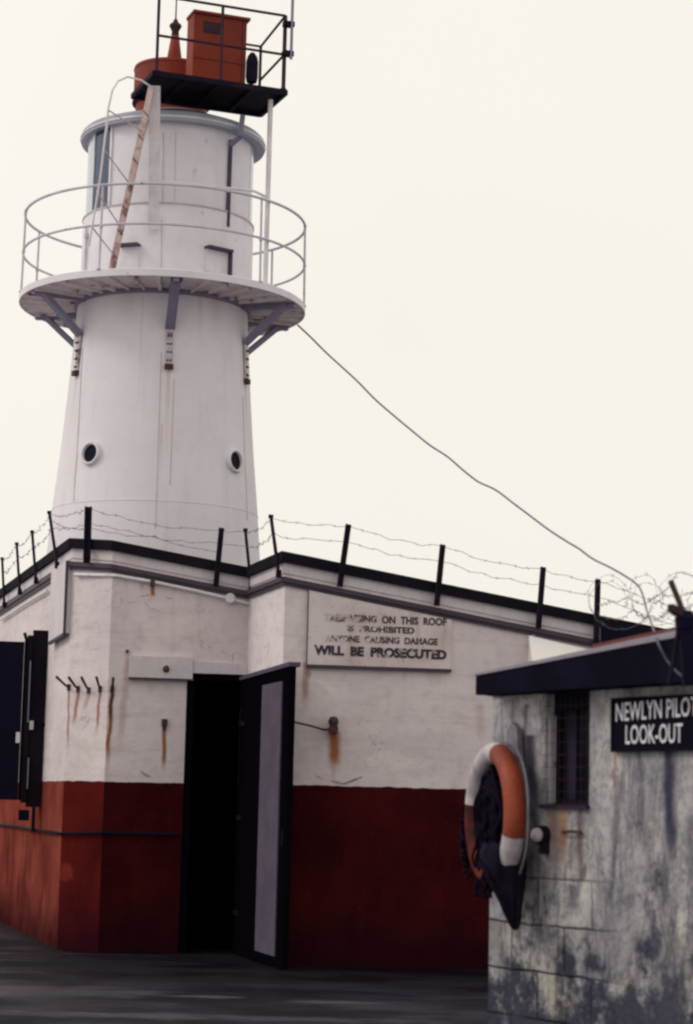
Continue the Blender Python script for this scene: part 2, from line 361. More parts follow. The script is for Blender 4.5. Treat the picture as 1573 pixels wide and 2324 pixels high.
# ------------------------------------------------------------------ ground
t = MT('wet_asphalt', .75, 0, .1)
n1 = t.noise(1.1, 8, sc=(.8, 1.1, 1)); n2 = t.noise(55, 5); n3 = t.noise(.45, 4, sc=(.7, 1.5, 1))
c = t.mix(t.ramp(n1, .38, .66), (.004, .0036, .009), (.017, .015, .027))
c = t.mix(t.math('MULTIPLY', t.ramp(n3, .50, .62), t.ramp(n1, .45, .6, .2, .9)), c, (.036, .032, .046))
c = t.mix(t.ramp(n2, .50, .64, 0, .75), c, (.008, .007, .014)); c = t.mix(t.ramp(t.noise(38, 3), .66, .72, 0, .5), c, (.12, .11, .135))
c = t.mix(t.ramp(t.math('ADD', t.sep(t.pos)[1], t.noise(1.5, 4)), 15.6, 16.8, 0, .9), c, (.005, .004, .009))
ckk = t.math('ABSOLUTE', t.math('SUBTRACT', t.noise(1.3, 5, dist=1.2), .5)); c = t.mix(t.ramp(ckk, .0, .008, .8, 0), c, (.003, .003, .005))
gp = t.sep(t.pos)
for (gu, gv, ra_, rb_, sg) in ((468, 2262, .26, .10, .75), (760, 2274, .34, .10, .8), (120, 2250, .8, .45, .5), (560, 2310, 1.3, .16, .5), (230, 2166, .5, .05, .4), (250, 2305, .7, .2, .5)):
    g0 = pz(gu, gv, 0); e1 = t.math('DIVIDE', t.math('SUBTRACT', gp[0], g0.x), ra_); e2 = t.math('DIVIDE', t.math('SUBTRACT', gp[1], g0.y), rb_)
    e = t.math('ADD', t.math('ADD', t.math('MULTIPLY', e1, e1), t.math('MULTIPLY', e2, e2)), t.math('MULTIPLY', t.math('SUBTRACT', t.noise(5, 6, sc=(.7, 1.6, 1)), .5), 4.5))
    c = t.mix(t.ramp(e, .2, 1.3, sg, 0), c, (.08, .072, .096))
bounce_mask = t.math('MAXIMUM', t.math('MAXIMUM', t.ramp(gp[1], 7.5, 9.5, 1, 0), t.ramp(gp[1], 29, 31)), t.math('MAXIMUM', t.ramp(gp[0], -6.5, -5, 1, 0), t.ramp(gp[0], 5, 7)))
c = t.mix(bounce_mask, c, t.mix(t.ramp(n1, .3, .7), (.42, .40, .42), (.30, .28, .30)))  # outer ground out of view, paled to bounce light under the gallery
rg = t.ramp(t.noise(1.3, 4, sc=(.6, 1.2, 1)), .4, .6, .35, .9)
t.bump(n2, .6, .012); t.bump(t.noise(5, 5), .6, .03)
M['ground'] = t.done(c, rg)
g = MB(); g.add([(-600, -60, 0), (600, -60, 0), (600, 1200, 0), (-600, 1200, 0)], [(0, 1, 2, 3)])
tag(g.build('ground', M['ground']), kind='structure')

# ------------------------------------------------------------------ store building
BW = thing('store_building', (Q1 + Q4) / 2, 'low white and red rendered building with black sloping parapet and dark doorway', 'building')
def miter(pts, i, off):           # offset vertex, positive = outwards
    ns = []
    if i > 0: d = (pts[i] - pts[i - 1]).normalized(); ns.append(Vector((d.y, -d.x, 0)))
    if i < len(pts) - 1: d = (pts[i + 1] - pts[i]).normalized(); ns.append(Vector((d.y, -d.x, 0)))
    if len(ns) == 1: return pts[i] + ns[0] * off
    b = (ns[0] + ns[1]).normalized(); return pts[i] + b * (off / max(.3, b.dot(ns[0])))
def strip(mb, pts, zlo, zhi, oin, oout):
    pts = [Vector((p.x, p.y, 0)) for p in pts]; n = len(pts); vs = []
    for i in range(n):
        a = miter(pts, i, oout); b = miter(pts, i, oin)
        vs += [Vector((a.x, a.y, zlo[i])), Vector((a.x, a.y, zhi[i])), Vector((b.x, b.y, zhi[i])), Vector((b.x, b.y, zlo[i]))]
    fs = []
    for i in range(n - 1):
        a, b = i * 4, i * 4 + 4
        for k in range(4): fs.append((a + k, b + k, b + (k + 1) % 4, a + (k + 1) % 4))
    fs += [(0, 1, 2, 3), tuple(range(n * 4 - 4, n * 4))[::-1]]
    mb.add(vs, fs)
TH = -.26
wl = MB(); ztb = [z - .17 for z in ZT]; f3 = lambda s: Z2 + (Z3 - Z2) * s / (Q3 - Q2).length
pA, pB = PF.at(DA, 0), PF.at(DB, 0)
strip(wl, [Q0, Q1, Q2, pA], [0] * 4, [ztb[0], ztb[1], ztb[2], f3(DA) - .17], TH, 0)
strip(wl, [pA, pB], [DTOP] * 2, [f3(DA) - .17, f3(DB) - .17], TH, 0)
strip(wl, [pB, Q3, Q4, Q5], [0] * 4, [f3(DB) - .17, ztb[3], ztb[4], ztb[5]], TH, 0)
back = Q0 + Vector((9.5, 1.4, 0))
wl.hexa([Q5, back, back + Vector((-.25, -.2, 0)), Q5 + Vector((-.25, 0, 0))] + [p + Vector((0, 0, 2.6)) for p in (Q5, back, back + Vector((-.25, -.2, 0)), Q5 + Vector((-.25, 0, 0)))])
wl.hexa([Q0, back, back + Vector((0, .2, 0)), Q0 + Vector((0, .2, 0))] + [p + Vector((0, 0, 2.6)) for p in (Q0, back, back + Vector((0, .2, 0)), Q0 + Vector((0, .2, 0)))])
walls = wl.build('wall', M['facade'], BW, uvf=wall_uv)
inn = MB()                                        # near-black partition added inside the doorway, painting in its darkness
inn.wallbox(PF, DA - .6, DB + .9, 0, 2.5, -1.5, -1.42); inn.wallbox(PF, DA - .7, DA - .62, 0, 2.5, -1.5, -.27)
inn.build('doorway_shade', M['interior'], BW)
rf = MB()
rp = [Q0, Q1, Q2, Q3, Q4, Q5, back]; rz = [ZT[0] - .28, ZT[1] - .28, ZT[2] - .28, ZT[3] - .28, ZT[4] - .28, ZT[5] - .28, 2.5]
ins = [Vector((p.x, p.y, z)) for p, z in zip([miter(poly, i, -.1) for i in range(6)] + [back], rz)]
cen = Vector((sum(p.x for p in ins) / 7 - .3, sum(p.y for p in ins) / 7, 2.9))
b0 = rf.add(ins + [cen], [(i, (i + 1) % 7, 7) for i in range(7)])
rf.build('roof', M['black'], BW)
pp = MB(); strip(pp, poly, [z - .175 for z in ZT], [z - .004 for z in ZT], -.2, .012); pp.build('parapet', M['parapet'], BW)
cp = MB(); strip(cp, poly, [z - .090 for z in ZT], ZT, -.225, .045); cp.build('coping', M['black'], BW)
cn = MB(); strip(cn, poly, [z - .245 for z in ZT], [z - .205 for z in ZT], -.05, .04)
strip(cn, poly, [z - .275 for z in ZT], [z - .245 for z in ZT], -.05, .022); cn.build('cornice', M['cornice'], BW)
# darker tarred bay at the far right end of the parapet
s1 = PR.sz(1362, 1420)[0]
tb = MB(); tb.hexa([PR.at(s1, lR(s1) - .62, .05), PR.at(5.2, lR(5.2) - .8, .05), PR.at(5.2, lR(5.2) - .8, .02), PR.at(s1, lR(s1) - .62, .02),
                    PR.at(s1, lR(s1) - .085, .05), PR.at(5.2, lR(5.2) - .085, .05), PR.at(5.2, lR(5.2) - .085, .02), PR.at(s1, lR(s1) - .085, .02)])
tb.build('tarred_panel', M['navy'], BW)
# pipe below the cornice and its junction box
def onw(P, u, v, off): return P.hit(u, v, off)
pi = MB()
s_c = PF.sz(275, 1305)[0]; pts = [onw(PC, 170, 1304, .03), onw(PF, 262, 1306, .03), onw(PF, 350, 1321, .03), onw(PF, 440, 1340, .03), onw(PF, 518, 1358, .03), onw(PF, 566, 1370, .03)]
pi.tube(pts, .015, 8); pip = pi.build('roof_pipe', M['railw'], BW)
jb = MB(); jb.lathe(onw(PF, 522, 1359, .0), [(.0, .0), (.045, .0), (.045, .05), (.035, .06), (0, .06)], 20, axis=PF.n); jb.build('junction_box', M['railw'], pip)
clp = MB(); clp.obox(onw(PF, 346, 1322, .03), PF.d * .018, PF.n * .03, (0, 0, .03)); clp.build('clip', M['rust'], pip)
pi = MB(); pi.tube([onw(PL, 2, 1407, .03), onw(PL, 50, 1375, .03), onw(PL, 108, 1340, .03)], .013, 8); pi.build('roof_pipe', M['railw'], BW)
# boxed pier head at the left corner
a = PL.sz(160, 1300, .14); b = PL.sz(108, 1440, .14); zt = lL(a[0]) - .25
bx = MB()
zb1 = PL.sz(160, 1420, .12)[1]; zb0 = PL.sz(112, 1440, .12)[1]; ta, tb_ = PL.sz(113, 1380, .12)[0], PL.sz(158, 1380, .12)[0]
ta, tb_ = PL.sz(113, 1380, .06)[0], min(PL.sz(154, 1380, .06)[0], -.012)
bx.hexa([PL.at(ta, zb1 - .02, .06), PL.at(tb_, zb1, .06), PL.at(tb_, zb1, -.01), PL.at(ta, zb1 - .02, -.01), PL.at(ta, zt - .0, .06), PL.at(tb_, zt, .06), PL.at(tb_, zt, -.01), PL.at(ta, zt, -.01)])
pb = bx.build('corner_box', M['parapet'], BW)
ed = MB(); ed.bar(PL.at(tb_ + .012, zt, .05), PL.at(tb_ + .012, zb1, .05), .022); ed.bar(PL.at(tb_, zb1 - .012, .05), PL.at(ta, zb1 - .032, .05), .026); ed.build('edge_strip', M['cornice'], pb)
# raised lintel panels over the doorway
li = MB(); a = PF.sz(294, 1488, .05); b = PF.sz(437, 1541, .05); li.wallbox(PF, a[0], b[0], b[1], a[1], -.02, .05)
li.build('lintel_panel', M['parapet'], BW)
li = MB(); a = PF.sz(439, 1502, .035); li.wallbox(PF, a[0], DB + .02, DTOP - .0, a[1], -.02, .035)
li.build('door_lintel', M['parapet'], BW)
sh = MB(); a = PF.sz(294, 1488, .05); sh.wallbox(PF, a[0], b[0] + .01, b[1] - .016, b[1] - .001, .0, .065); sh.build('lintel_shadow', M['cornice'], BW)  # dark strip standing for the shadow under the lintel panel
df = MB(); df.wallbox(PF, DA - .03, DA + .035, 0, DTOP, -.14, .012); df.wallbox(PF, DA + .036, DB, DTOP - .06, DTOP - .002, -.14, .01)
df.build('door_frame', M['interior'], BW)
# open door leaf folded back along the short return
LA = PT.at(.015, 0, .03); LB = pt(659, 1700, Q4.y - .42); LA.z = LB.z = 0
PD = Plane(LA, LB - LA); wd = (LB - LA).length; zt0 = PD.sz(574, 1532)[1]; zt1 = PD.sz(662, 1505)[1]; zb = .012
lf = MB(); lf.hexa([PD.at(0, zb, .02), PD.at(wd, zb, .02), PD.at(wd, zb, -.03), PD.at(0, zb, -.03), PD.at(0, zt0 - .03, .02), PD.at(wd, zt1 - .03, .02), PD.at(wd, zt1 - .03, -.03), PD.at(0, zt0 - .03, -.03)])
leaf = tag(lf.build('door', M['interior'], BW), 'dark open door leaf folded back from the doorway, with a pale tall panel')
sa = PD.sz(596, 1552, .03)[0]; sb = PD.sz(640, 1552, .03)[0]; ztp = PD.sz(612, 1552, .03)[1]
pn = MB(); pn.wallbox(PD, sa, sb, PD.sz(598, 2163, .03)[1], ztp, .0205, .032); pn.build('panel', M['leafpale'], leaf)
for zz_ in (.35, 1.15, 1.95):
    k = MB(); k.wallbox(PD, .0, .22, zz_ - .02, zz_ + .02, .0205, .030); k.build('hinge', M['black'], leaf)
k = MB(); k.wallbox(PD, wd - .10, wd - .07, .95, 1.08, .0205, .030); k.build('bolt', M['black'], leaf)
cpn = MB(); cpn.hexa([PD.at(-.02, zt0 - .028, .035), PD.at(wd + .02, zt1 - .028, .035), PD.at(wd + .02, zt1 - .028, -.06), PD.at(-.02, zt0 - .028, -.06), PD.at(-.02, zt0 + .006, .035), PD.at(wd + .02, zt1 + .006, .035), PD.at(wd + .02, zt1 + .006, -.06), PD.at(-.02, zt0 + .006, -.06)])
cpn.build('top_rail', M['chan'], leaf)
# hook holding the door back
hk = MB(); p0 = PR.hit(757, 1655, .12)
hk.tube([pt(664, 1638, LB.y + .06), PR.hit(700, 1646, .14), PR.hit(735, 1656, .12), p0], .009, 8); door_hook = hk.build('door_hook', M['rust'], BW)
hk = MB(); hk.lathe(PR.hit(757, 1638, .07), [(0, -.045), (.03, -.035), (.043, 0), (.03, .035), (0, .045)], 16, axis=(0, 0, 1))
hk.bar(PR.hit(757, 1655, 0), PR.hit(757, 1655, .14), .075, .05); hk.build('bracket', M['rust'], door_hook)
# iron pegs on the rounded-off corner, each fanning out a little further
bases = [(157, 1560), (178, 1564), (202, 1567), (228, 1564), (255, 1563)]; tips = [(128, 1536), (156, 1537), (185, 1537), (219, 1537), (257, 1539)]
for (bu, bv), (tu, tv) in zip(bases, tips):
    P = PC if bu < 250 else PF
    b_ = P.hit(bu, bv, 0); tip = pt(tu, tv, b_.y - .14); k = MB()
    k.tube([b_ - P.n * .02, b_ + (tip - b_) * .3 + Vector((0, 0, -.008)), tip], [.014, .010, .013], 8); k.obox(b_, P.d * .016, P.n * .012, (0, 0, .028)); k.build('peg', M['rust'], BW)
k = MB(); b_ = PF.hit(373, 1640, 0); k.obox(b_, PF.d * .024, PF.n * .035, (0, 0, .03)); k.bar(b_ + Vector((0, 0, -.03)), b_ + PF.n * .03 + Vector((0, 0, -.06)), .02); k.build('wall_hook', M['rust'], BW)
k = MB(); b_ = PF.hit(377, 1519, .05); k.lathe(b_, [(0, -.0), (.03, 0), (.025, .025), (0, .035)], 14, axis=PF.n + Vector((0, 0, .5))); k.build('wall_stud', M['rust'], BW)
k = MB(); b_ = PF.hit(289, 1478, 0); k.obox(b_, PF.d * .012, PF.n * .02, (0, 0, .012)); k.build('wall_stud', M['rust'], BW)
# small flaked patches and scratches are chips of render
# low conduit running round the corner
cdt = MB()
cdt.tube([onw(PL, -60, 1866, .03), onw(PL, 40, 1876, .03), onw(PL, 80, 1884, .035), onw(PL, 126, 1890, .03), PC.at(.01, PL.sz(132, 1891)[1], .035), onw(PC, 180, 1891, .03), onw(PC, 228, 1890, .03), onw(PF, 300, 1892, .03), onw(PF, 405, 1894, .03)], .0125, 8)
cdt.build('conduit', M['navy'], BW)
# barred opening with heavy shutters on the left wall
PX = Plane(PL.hit(99, 1600, .02), dF)
def xbox(u0, u1, v0, v1, o0, o1, mat, name, par, skew=0):
    k = MB(); um = (u0 + u1) / 2; vm_ = (v0 + v1) / 2
    k.wallbox(PX, PX.sz(u0, vm_)[0], PX.sz(u1, vm_)[0], PX.sz(um, v1)[1], PX.sz(um, v0)[1], o0, o1); return k.build(name, mat, par)
win = xbox(67, 100, 1430, 1832, -.14, .0, M['black'], 'shuttered_window', BW)
s0 = xbox(-90, 48, 1455, 1814, .0, .05, M['navy'], 'shutter', win)
s1_ = xbox(55, 67, 1442, 1822, -.02, .03, M['black'], 'shutter', win)
xbox(48.5, 56, 1452, 1816, -.03, -.001, M['black'], 'shutter_edge', win)
xbox(49.5, 51.5, 1456, 1540, .0, .02, M['rail'], 'pale_strip', win)
xbox(65, 67.5, 1500, 1640, .0, .035, M['bracket'], 'pale_strip', win)
xbox(62, 64.5, 1720, 1790, .03, .035, M['bracket'], 'pale_strip', win)
xbox(36, 45, 1662, 1686, .051, .06, M['railw'], 'latch_plate', s0)
xbox(67, 76, 1636, 1656, .0, .03, M['rail'], 'latch_plate', win)
xbox(42, 66, 1838, 1862, -.02, .03, M['navy'], 'hinge_block', win)
xbox(72, 80, 1832, 1888, -.05, .0, M['black'], 'leg_bracket', win)
k = MB(); k.bar(PX.hit(56, 1436, .02), PX.hit(62, 1458, .02), .03); k.build('hinge_pin', M['black'], win)
k = MB(); k.bar(PX.hit(90, 1642, .0), PX.hit(103, 1645, .0), .02); k.build('catch', M['black'], win)

# ------------------------------------------------------------------ barbed wire fence on the parapet
FN = thing('barbed_wire_fence', Vector((Q4.x, Q4.y, Z4)), 'black iron posts strung with two sagging strands of barbed wire along the parapet', 'fence')
posts = [(PL, (5, 1268), (10, 1375), 0), (PL, (38, 1234), (45, 1345), 0), (PL, (73, 1207), (82, 1320), 0), (PL, (112, 1163), (130, 1285), 0),
         (PC, (204, 1150), (200, 1278), 1), (PF, (503, 1198), (490, 1330), 1), (PF, (557, 1203), (570, 1335), 0), (PT, (615, 1172), (633, 1305), 0),
         (PR, (791, 1190), (771, 1332), 1), (PR, (1005, 1236), (991, 1375), 1), (PR, (1233, 1287), (1222, 1425), 1), (PR, (1357, 1315), (1353, 1462), 1)]
tops = []; mids = []
for P, tp, bt, thick in posts:
    a = P.hit(*bt, .062); b = P.hit(*tp, .062)
    k = MB()
    if thick:
        w_ = .048; dx = P.d * (w_ / 2)
        k.bar(a, b, w_, .010, up=P.d.cross(b - a)); k.hexa([a - dx, a - dx + P.d * .008, a - dx + P.d * .008 + P.n * .04, a - dx + P.n * .04, b - dx, b - dx + P.d * .008, b - dx + P.d * .008 + P.n * .04, b - dx + P.n * .04])
        k.obox(a + (b - a) * .12, P.d * .012, P.n * .02, (0, 0, .012)); k.obox(a + (b - a) * .42, P.d * .012, P.n * .02, (0, 0, .012))
    else:
        k.bar(a, b, .024, .024); k.obox(b, P.d * .018, P.n * .018, (0, 0, .014)); k.obox(a + (b - a) * .02, P.d * .02, P.n * .02, (0, 0, .03))
    k.build('post', M['dark'], FN)
    tops.append(a + (b - a) * .97); mids.append(a + (b - a) * .72)
far = PR.at(4.9, lR(4.9) + .16, .06); tops.append(far); mids.append(far - Vector((0, 0, .06)))
def barbed(mb, pts, r=.0022, step=.11, loose=.012):
    for i in range(len(pts) - 1):
        a, b = pts[i], pts[i + 1]; ln = (b - a).length; n = max(3, int(ln / .08)); sag = ln * .035 * random.uniform(.6, 1.3); seq = []
        for k in range(n + 1):
            f = k / n; p = a.lerp(b, f); p = p - Vector((0, 0, sag * 4 * f * (1 - f)))
            if 0 < k < n: p = p + Vector((random.uniform(-1, 1), random.uniform(-1, 1), random.uniform(-1, 1))) * loose
            seq.append(p)
        mb.tube(seq, r, 5)
        m = int(ln / step)
        for k in range(1, m):
            f = k / m * n; j = min(n - 1, int(f)); p = seq[j].lerp(seq[j + 1], f - j)
            for _ in range(2):
                d = Vector((random.uniform(-1, 1), random.uniform(-1, 1), random.uniform(-1, 1))).normalized() * .016
                mb.tube([p - d, p + d], r * .75, 4)
k = MB(); barbed(k, tops); k.build('wire', M['wire'], FN)
k = MB(); barbed(k, mids, loose=.018); k.build('wire', M['wire'], FN)
k = MB(); barbed(k, [tops[3] - Vector((0, 0, .05)), tops[4] - Vector((0, 0, .17)), tops[4].lerp(tops[5], .5) - Vector((0, 0, .16)), tops[5] - Vector((0, 0, .2))], loose=.008); k.build('wire', M['wire'], FN)

# ------------------------------------------------------------------ lighthouse
TY = 22.0
ax = pt(370, 690, TY); TX = ax.x
LEAN = Matrix.Rotation(R(.25), 4, 'Y')
LH = thing('lighthouse', (TX, TY, 0), 'white tapering lighthouse tower with railed gallery and two round portholes behind the low building', 'lighthouse')
T0 = Vector((TX, TY, 0))
def zax(v): return pt(370, v, TY).z
def rad(hw, v):
    q = pt(370, v, TY) - EYE; dep = -(CAMM.transposed() @ q).z; return hw * dep / FPX
prof = [(rad(252, 1400) * 1.06, 0), (rad(243, 1290), zax(1290)), (rad(231, 1150), zax(1150)), (rad(217, 1020), zax(1020)), (rad(207, 905), zax(905)), (rad(198, 790), zax(790)), (rad(191, 690), zax(690))]
def rz_(z):
    for (r0, z0), (r1, z1) in zip(prof, prof[1:]):
        if z <= z1: return r0 + (r1 - r0) * (z - z0) / (z1 - z0)
    return prof[-1][0]
def onsurf(u, v, rf):             # first meeting of a sight line with a round surface
    d = ray(u, v); tt = (TY - 3) / d.y
    while tt < TY / d.y + 1:
        p = EYE + d * tt
        if math.hypot(p.x - TX, p.y - TY) <= rf(p.z): break
        tt += .004
    return p
def azi(p): return math.atan2(p.y - TY, p.x - TX)
t = MT('tower_shell_paint', .7, 0, .15); q = t.sep(t.tc.outputs['Object']); az_ = t.math('ARCTAN2', q[1], q[0])
c = t.mix(t.ramp(t.noise(.9, 6), .35, .7, 0, .6), (.73, .70, .755), (.65, .615, .66))
c = t.mix(t.ramp(t.noise(5, 6, sc=(2, 2, .12), dist=.3), .5, .78, 0, .28), c, (.52, .45, .46))
c = t.mix(t.ramp(t.noise(8, 6), .5, .8, 0, .22), c, (.54, .47, .47))
for (a_, z1_, z0_, w_, st_) in [(-149, zax(872), zax(985), .045, .4), (-80, zax(860), zax(1080), .04, .45), (-17, zax(880), zax(1010), .04, .5), (-83, zax(1000), zax(1140), .02, .35), (-48, zax(700), zax(820), .16, .3), (-60, zax(705), zax(860), .06, .25), (-110, zax(705), zax(800), .2, .22), (-42, zax(1075), zax(1180), .03, .25), (-137, zax(1060), zax(1180), .03, .25), (-98, zax(720), zax(1150), .012, .3)]:
    dx = t.math('ABSOLUTE', t.math('ADD', t.math('SUBTRACT', az_, R(a_)), t.math('MULTIPLY', t.math('SUBTRACT', t.noise(5, 4, sc=(1, 1, .5)), .5), .04)))
    fz = t.ramp(q[2], z0_, z1_); m = t.math('MULTIPLY', t.ramp(dx, 0, w_, 1, 0), t.math('MULTIPLY', fz, t.ramp(q[2], z1_ - .002, z1_ + .02, st_, 0)))
    c = t.mix(m, c, (.45, .27, .18))
t.bump(t.noise(25, 5), .12); t.bump(t.noise(2.5, 3), .25, .03); M['shell'] = t.done(c)
k = MB(); k.lathe(T0, prof, 128); body = k.build('tower_shell', M['shell'], LH)
for u0, v0, u1, v1 in ((188, 790, 168, 1140), (366, 800, 353, 1200), (395, 860, 386, 1100), (551, 900, 561, 1180)):
    k = MB(); a = onsurf(u0, v0, rz_); b = onsurf(u1, v1, rz_)
    k.tube([T0 + Vector((math.cos(azi(p)) * (rz_(p.z) + .001), math.sin(azi(p)) * (rz_(p.z) + .001), p.z)) for p in [a.lerp(b, i / 8) for i in range(9)]], .0055, 6); k.build('weld_seam', M['seam'], body)
for vz in (1168,):
    z9 = zax(vz); k = MB(); k.lathe(T0, [(rz_(z9) - .01, z9 - .012), (rz_(z9) + .003, z9 - .006), (rz_(z9) + .003, z9 + .006), (rz_(z9) - .01, z9 + .012)], 128); k.build('plate_joint', M['shell'], body)
def frame_at(p, rf):
    a = azi(p); n = Vector((math.cos(a), math.sin(a), 0)); tn = Vector((-math.sin(a), math.cos(a), 0)); s_ = (rf(p.z + .2) - rf(p.z - .2)) / .4
    nn = (n - Vector((0, 0, s_))).normalized(); return nn, tn
for (u, v) in ((208, 1030), (531, 1047)):
    p = onsurf(u, v, rz_); nn, tn = frame_at(p, rz_); k = MB()
    k.lathe(p - nn * .03, [(.097, 0), (.120, 0), (.122, .052), (.116, .066), (.104, .072), (.094, .066), (.090, .045), (.090, .0)], 40, axis=nn); ph = k.build('porthole', M['tower'], LH)
    k = MB(); k.lathe(p, [(0, .009), (.094, .009), (.094, 0)], 32, axis=nn); k.build('glass', M['glass'], ph)
# gallery deck
GZ = zax(688); GR = rad(323, 690); zu = GZ - .055
k = MB(); k.lathe(T0, [(.7, GZ), (GR - .01, GZ), (GR, GZ - .008), (GR, zu - .02), (GR - .012, zu - .022), (GR - .016, zu), (.7, zu)], 128); k.build('gallery_deck', M['tower'], LH)
k = MB(); k.lathe(T0, [(rz_(zu) + .001, zu - .004), (GR - .018, zu - .004)], 128); k.build('deck_underside', M['deckund'], LH)
for i in range(36):
    k = MB(); a = R(i * 10 + 3); d = Vector((math.cos(a), math.sin(a), 0)); k.bar(T0 + d * (rz_(zu) - .02) + Vector((0, 0, zu - .016)), T0 + d * (GR - .03) + Vector((0, 0, zu - .016)), .018 if i % 3 else .035, .03); k.build('deck_rib', M['deckund'], LH)
k = MB(); k.lathe(T0, [(rz_(zu) - .02, zu - .05), (rz_(zu) + .035, zu - .045), (rz_(zu) + .035, zu - .006)], 96); k.build('collar', M['bracket'], LH)
# raking brackets: six struts with bolted straps
for aa in (-149, -80, -17, 28, 95, 162):
    a = R(aa); d = Vector((math.cos(a), math.sin(a), 0)); tn = Vector((-d.y, d.x, 0))
    zl = zax(790); pl = T0 + d * (rz_(zl) + .03) + Vector((0, 0, zl)); po = T0 + d * (GR - .10) + Vector((0, 0, zu - .02))
    k = MB(); k.bar(pl, po, .092, .014, up=d); 
    dd = (po - pl).normalized(); nn = dd.cross(tn).normalized()
    for s_ in (-1, 1): k.bar(pl + tn * .043 * s_ + nn * .02, po + tn * .043 * s_ + nn * .02, .011, .05, up=nn)
    br = k.build('bracket', M['bracket'], LH)
    k = MB(); z2 = zax(872); q = T0 + d * (rz_(z2) + .012) + Vector((0, 0, z2)); k.bar(q, pl - d * .01, .065, .018, up=d); k.build('strap', M['strap'], br)
    for j in range(4):
        for s_ in (-1, 1):
            k = MB(); p = q.lerp(pl, .16 + .22 * j) + tn * .016 * s_; k.lathe(p + d * .008, [(0, .018), (.009, .016), (.010, 0)], 8, axis=d); k.build('bolt', M['rust'], br)
    k = MB(); k.obox(q - Vector((0, 0, .005)), tn * .042, d * .035, (0, 0, .025)); k.build('foot_block', M['rust'], br)
    k = MB(); k.bar(T0 + d * (rz_(zu) + .0) + Vector((0, 0, zu - .03)), T0 + d * (GR - .03) + Vector((0, 0, zu - .03)), .06, .05); k.build('beam', M['bracket'], br)
# gallery railing
H1 = zax(593) - GZ; H2 = zax(507) - GZ; RR = rad(316, 600)
# ring rails
def ring(z, r, tr, mat, name, par, n=96):
    k = MB(); k.tube([T0 + Vector((math.cos(2 * math.pi * i / n) * r, math.sin(2 * math.pi * i / n) * r, z)) for i in range(n)], tr, 8, closed=True); return k.build(name, mat, par)
rl = thing_r = bpy.data.objects.new('gallery_railing', None); C.objects.link(rl); rl.parent = LH; BASE[rl] = BASE[LH]
rl['label'] = 'thin two-rail steel railing round the gallery'
ring(GZ + H2, rad(316, 507), .0145, M['rail'], 'top_rail', rl); ring(GZ + H1, rad(318, 600), .013, M['rail'], 'mid_rail', rl)
for aa in (-166, -110.5, -44.5, -1, 42, 85, 130, 162):
    a = R(aa); k = MB(); r0, r1 = GR - .012, rad(316, 507)
    p0 = T0 + Vector((math.cos(a) * r0, math.sin(a) * r0, GZ - .04)); p1 = T0 + Vector((math.cos(a) * r1, math.sin(a) * r1, GZ + H2))
    pm = p0.lerp(p1, H1 / H2)
    k.tube([p0, p1], .012, 8); k.lathe(pm, [(0, -.02), (.018, -.012), (.018, .012), (0, .02)], 10); k.lathe(p1, [(0, -.018), (.017, -.01), (.017, .01), (0, .018)], 10); k.obox(p0 + Vector((0, 0, .04)), (.022, 0, 0), (0, .022, 0), (0, 0, .006)); k.build('rail_post', M['rail'], rl)
# lantern
dz0 = zax(512); dR = rad(193, 560); lR_ = rad(187, 420); z_s = zax(335); rR = rad(208, 325)
LX = T0 + Vector((rad(6, 500), 0, 0))
k = MB(); k.lathe(LX, [(dR, GZ - .01), (dR, dz0 - .012), (dR - .008, dz0), (lR_ - .05, dz0)], 128); k.build('lantern_base', M['tower'], LH)
k = MB(); k.lathe(LX, [(lR_, dz0 - .01), (lR_, z_s + .02)], 128); lant = k.build('lantern_wall', M['tower'], LH)
k = MB(); k.lathe(LX + Vector((.02, 0, 0)), [(lR_ - .02, z_s), (rR - .02, z_s - .01), (rR - .004, z_s - .006), (rR, z_s + .015), (rR - .004, z_s + .075), (rR - .025, z_s + .085), (rR - .028, z_s + .10), (rR - .05, z_s + .11), (rad(92, 240), z_s + .30), (0, z_s + .36)], 128)
roof = k.build('lantern_roof', M['rim'], LH)
k = MB(); k.lathe(LX + Vector((.02, 0, 0)), [(rR + .003, z_s + .022), (rR + .009, z_s + .026), (rR + .009, z_s + .042), (rR + .003, z_s + .046)], 128); k.build('rim_bead', M['railw'], roof)
def curved(c, r, a0, a1, z0, z1, th, mat, name, par):
    k = MB(); k.lathe(c, [(r - .01, z0), (r + th, z0), (r + th, z1), (r - .01, z1)], 16, a0, a1)
    k.add([c + Vector((math.cos(R(a)) * rr, math.sin(R(a)) * rr, z)) for a in (a0, a1) for rr, z in ((r - .01, z0), (r + th, z0), (r + th, z1), (r - .01, z1))], [(0, 1, 2, 3), (4, 5, 6, 7)])
    return k.build(name, mat, par)
def lan(u): return math.degrees(-math.acos(max(-1, min(1, (u - 383) / 187)))) + 4.9 
g1 = curved(LX, lR_, lan(216), lan(251), dz0 + .01, z_s, .006, M['glassblue'], 'lantern_glass', lant)
g2 = curved(LX, lR_, lan(198), lan(214), dz0 + .01, z_s, .006, M['glasspale'], 'lantern_glass', lant)
for uu in (215, 253): 
    a = lan(uu); curved(LX, lR_, a - .8, a + .8, dz0, z_s, .02, M['railw'], 'glazing_bar', lant)
g3 = curved(LX, lR_, -12, 55, dz0 + .01, z_s, .006, M['glasspale'], 'lantern_glass', lant)
def onl(u, v, r): return onsurf(u - 9, v, lambda z: r)
def lpt(u, v, r, c=LX):
    d = ray(u, v); tt = (TY - 3) / d.y
    for _ in range(1200):
        p = EYE + d * tt
        if math.hypot(p.x - c.x, p.y - c.y) <= r: break
        tt += .003
    return p
